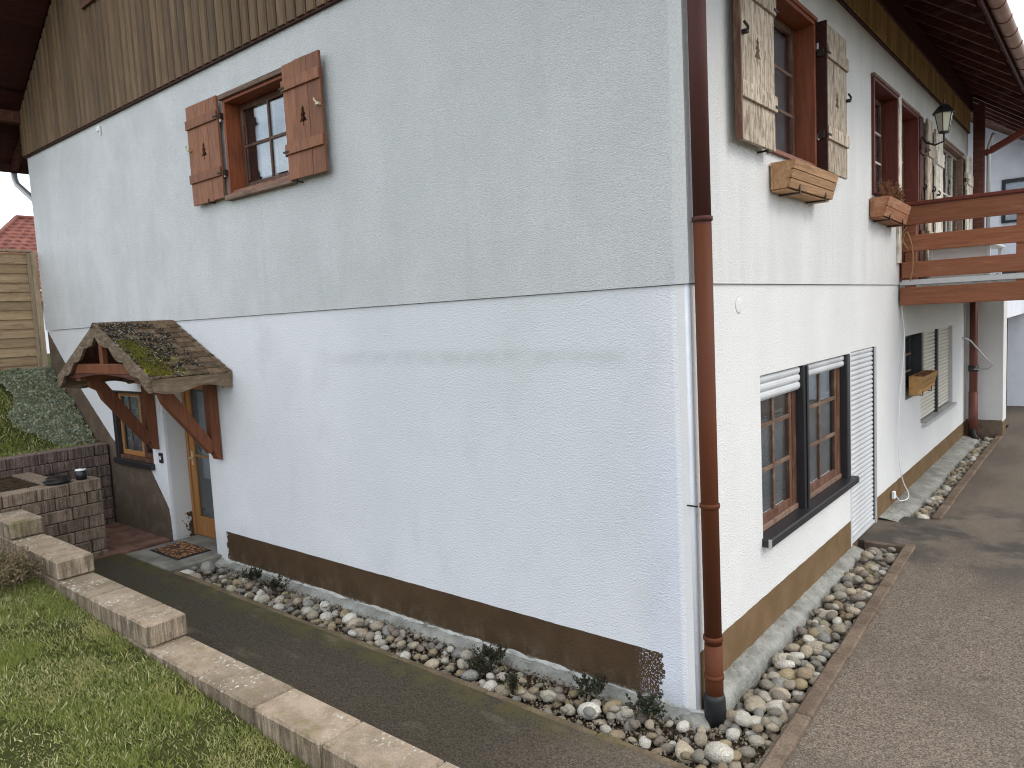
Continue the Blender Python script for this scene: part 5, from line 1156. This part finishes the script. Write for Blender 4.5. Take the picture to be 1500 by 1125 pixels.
plant('yellow_flower', (-6.25, -2.27, .50), [tuft(120, .05, .05, .10, .05, .03), (np.zeros((3, 3)), np.array([[.0, 0, .1]] * 3), np.full(3, .01), np.zeros((3, 3)))], 'yellow', 'bright yellow flower at left edge above the dry shrub', 'flower')
plant('moss_clump', (.28, -.80, .0), [tuft(1600, .13, .06, .012, .012, .010)], 'moss', 'yellowish moss patch on the path by the corner', 'moss')
# canopy moss is geometry too
n_ = 2600; tt = rng.uniform(.35, 1.0, n_); yy = -.85 + np.abs(rng.normal(size=n_)) * (.05 + .09 * tt); sel = yy < -.3; tt, yy = tt[sel], yy[sel]; n_ = len(tt)
mp_ = np.stack([cx + hw * tt, yy, zr - (zr - ze) * tt + .03], 1)
o = obj('canopy_moss', plant_mesh([(mp_, rdir(n_, .6) * .022, np.full(n_, .014), rng.uniform(0, 1, (n_, 3)))]), 'moss', CN); o['kind'] = 'stuff'

n_ = 3800; tt = rng.uniform(0, .92, n_); yy = -.86 + rng.uniform(0, 1, n_) ** 1.3 * .62; sel = np.array([mn.noise(Vector((a_ * 9, b_ * 9, 4))) > -.12 for a_, b_ in zip(tt, yy)]); tt, yy = tt[sel], yy[sel]; n_ = len(tt)
o = obj('roof_litter', plant_mesh([(np.stack([cx + hw * tt, yy, zr - (zr - ze) * tt + .028], 1), rdir(n_, .25) * .026, np.full(n_, .016), rng.uniform(0, 1, (n_, 3)))]), 'litter', CN); o['kind'] = 'stuff'
# fence ---------------------------------------------------------------------
FN = thing('wooden_fence', 'tall pine panel fence with overlapping horizontal boards above the bank', 'fence', (-10.72, -.12, 2.05))
for (ya, yb) in ((-.84, .0), (-2.72, -.93), (-4.6, -2.81)):
    nb_ = 13; hgt = 1.80 / nb_
    for i in range(nb_):
        z0 = .05 + i * hgt; yj = random.uniform(-.004, .004)
        vs = [(.0, ya, z0), (.022, ya, z0), (.022, yb, z0 + yj), (0, yb, z0 + yj), (-.016, ya, z0 + hgt + .02), (-.004, ya, z0 + hgt + .02), (-.004, yb, z0 + hgt + .02 + yj), (-.016, yb, z0 + hgt + .02 + yj)]
        obj('fence_board', MB().add(vs, [(0, 3, 2, 1), (4, 5, 6, 7), (0, 1, 5, 4), (1, 2, 6, 5), (2, 3, 7, 6), (3, 0, 4, 7)]), 'fence', FN)
    for y_ in (ya + .02, yb - .02): obj('frame_batten', MB().box((.022, y_ - .025, .03), (.05, y_ + .025, 1.88), .004), 'fence_p', FN)
    obj('top_cap', MB().box((-.04, ya - .01, 1.885), (.06, yb + .01, 1.92), .005), 'fence_p', FN)
for y_ in (.05, -.885, -2.765): obj('fence_post', MB().box((-.045, y_ - .042, -.1), (.04, y_ + .042, 1.90), .005), 'fence_p', FN)
obj('post_anchor', MB().box((.045, -.90, -.05), (.055, -.83, .14), .003), 'galv', FN)

# neighbours ------------------------------------------------------------------
NH = thing('neighbour_house', 'distant house with red clay tiled roof behind the wooden fence', 'house', (-30, 6, 0))
# hipped roof, ridge along y
RXn, REy, RZn, sl_n = -3.0, .74, 7.65, .62
HK = .78
obj('wall', MB().box((-9, -2.4, 0), (2.4, 18, 4.4)), 'plaster', NH)
m_ = MB(); rows = 22; run = 6.0
for r_ in range(rows):
    t0 = run * r_ / rows; t1 = run * (r_ + 1) / rows + .02; ya = REy - HK * t1; nt_ = 110; vs = []
    for i in range(nt_ + 1):
        yy_ = ya + (18.5 - ya) * i / nt_; bmp = .045 if i % 2 else 0
        vs += [(RXn + t1, yy_, RZn - sl_n * t1 + .05 + bmp), (RXn + t0, yy_ + (HK * (t1 - t0) if i == 0 else 0), RZn - sl_n * t0 + bmp), (RXn + t1, yy_, RZn - sl_n * t1 - .03)]
    fs = []
    for i in range(nt_): a_ = i * 3; fs += [(a_, a_ + 3, a_ + 4, a_ + 1), (a_ + 2, a_ + 5, a_ + 3, a_)]
    m_.add(vs, fs)
o = obj('roof_tiles', m_, 'tile', NH); o['kind'] = 'stuff'
obj('roof_back', MB().add([(RXn, REy, RZn - .04), (RXn + run, REy - HK * run, RZn - sl_n * run - .05), (RXn - run, REy - HK * run, RZn - sl_n * run - .05), (RXn, 18.5, RZn - .04), (RXn + run, 18.5, RZn - sl_n * run - .05), (RXn - run, 18.5, RZn - sl_n * run - .05)], [(0, 2, 1), (3, 4, 5), (0, 3, 5, 2), (1, 2, 5, 4), (0, 1, 4, 3)]), 'tile', NH, fix=True)
obj('ridge_tiles', MB().tube([(RXn, REy, RZn + .03), (RXn, 18.5, RZn + .03)], .11, 8), 'tile', NH, True); obj('ridge_tiles', MB().tube([(RXn, REy, RZn + .05), (RXn + run, REy - HK * run, RZn - sl_n * run + .05)], .09, 8), 'tile', NH, True)
RB = thing('rear_building', 'white house with dark framed window behind the balcony', 'building', (0, 18, 0))
m_ = MB().prism([(-7, 0), (3.2, 0), (3.2, 4.6), (-1.0, 6.95), (-7, 3.6)], 1, .0, 6); obj('wall', m_, 'plaster', RB, fix=True)
obj('render_joint', MB().box((-6.9, -.008, 5.95), (2.0, -.001, 5.97)), 'mortar', RB) if False else None
fr_ = MB(); wx0, wx1, wz0, wz1 = -.24, .9, 4.3, 5.36
for (a_, b_, c_, d_) in ((wx0, wx1, wz1 - .09, wz1), (wx0, wx1, wz0, wz0 + .06), (wx0, wx0 + .08, wz0 + .06, wz1 - .09), (wx1 - .08, wx1, wz0 + .06, wz1 - .09)): fr_.box((a_, -.06, c_), (b_, -.002, d_), .004)
WW = obj('window', fr_, 'black', RB); obj('pane', MB().box((wx0 + .08, -.03, wz0 + .06), (wx1 - .08, -.02, wz1 - .09)), 'glass', WW); obj('blind', MB().box((wx0 + .08, -.018, wz0 + .06), (wx1 - .08, -.004, wz1 - .09)), 'curtain', WW)
for sd in (1, -1):
    tl = 5.0
    def P(t, y_, h): return (-1.0 + sd * t, y_, 6.98 - .60 * t + h)
    obj('roof', MB().add([P(0, -1.2, .0), P(tl, -1.2, .0), P(tl, 6.5, .0), P(0, 6.5, .0), P(0, -1.2, .22), P(tl, -1.2, .22), P(tl, 6.5, .22), P(0, 6.5, .22)], [(0, 3, 2, 1), (4, 5, 6, 7), (0, 1, 5, 4), (1, 2, 6, 5), (2, 3, 7, 6), (3, 0, 4, 7)]), 'soffit', RB, fix=True)
    for i in range(9):
        yq = -1.15 + i * .14; obj('soffit_board', MB().add([P(0, yq, -.03), P(tl, yq, -.03), P(tl, yq + .03, -.03), P(0, yq + .03, -.03), P(0, yq, -.002), P(tl, yq, -.002), P(tl, yq + .03, -.002), P(0, yq + .03, -.002)], [(0, 3, 2, 1), (4, 5, 6, 7), (0, 1, 5, 4), (1, 2, 6, 5), (2, 3, 7, 6), (3, 0, 4, 7)]), 'casing', RB, fix=True)
# small shed with dark roof seen through the rail boards
SH = thing('shed', 'dark roofed lean-to seen between the balcony rail boards', 'shed', (1.2, 15, 0))
obj('wall', MB().box((-1.0, 0, 0), (3, 1.5, 2.9)), 'plaster', SH)
obj('roof', MB().prism([(-1.3, 2.95), (3.2, 5.0), (3.2, 2.9)], 1, -.2, 1.6), 'droof', SH, fix=True)
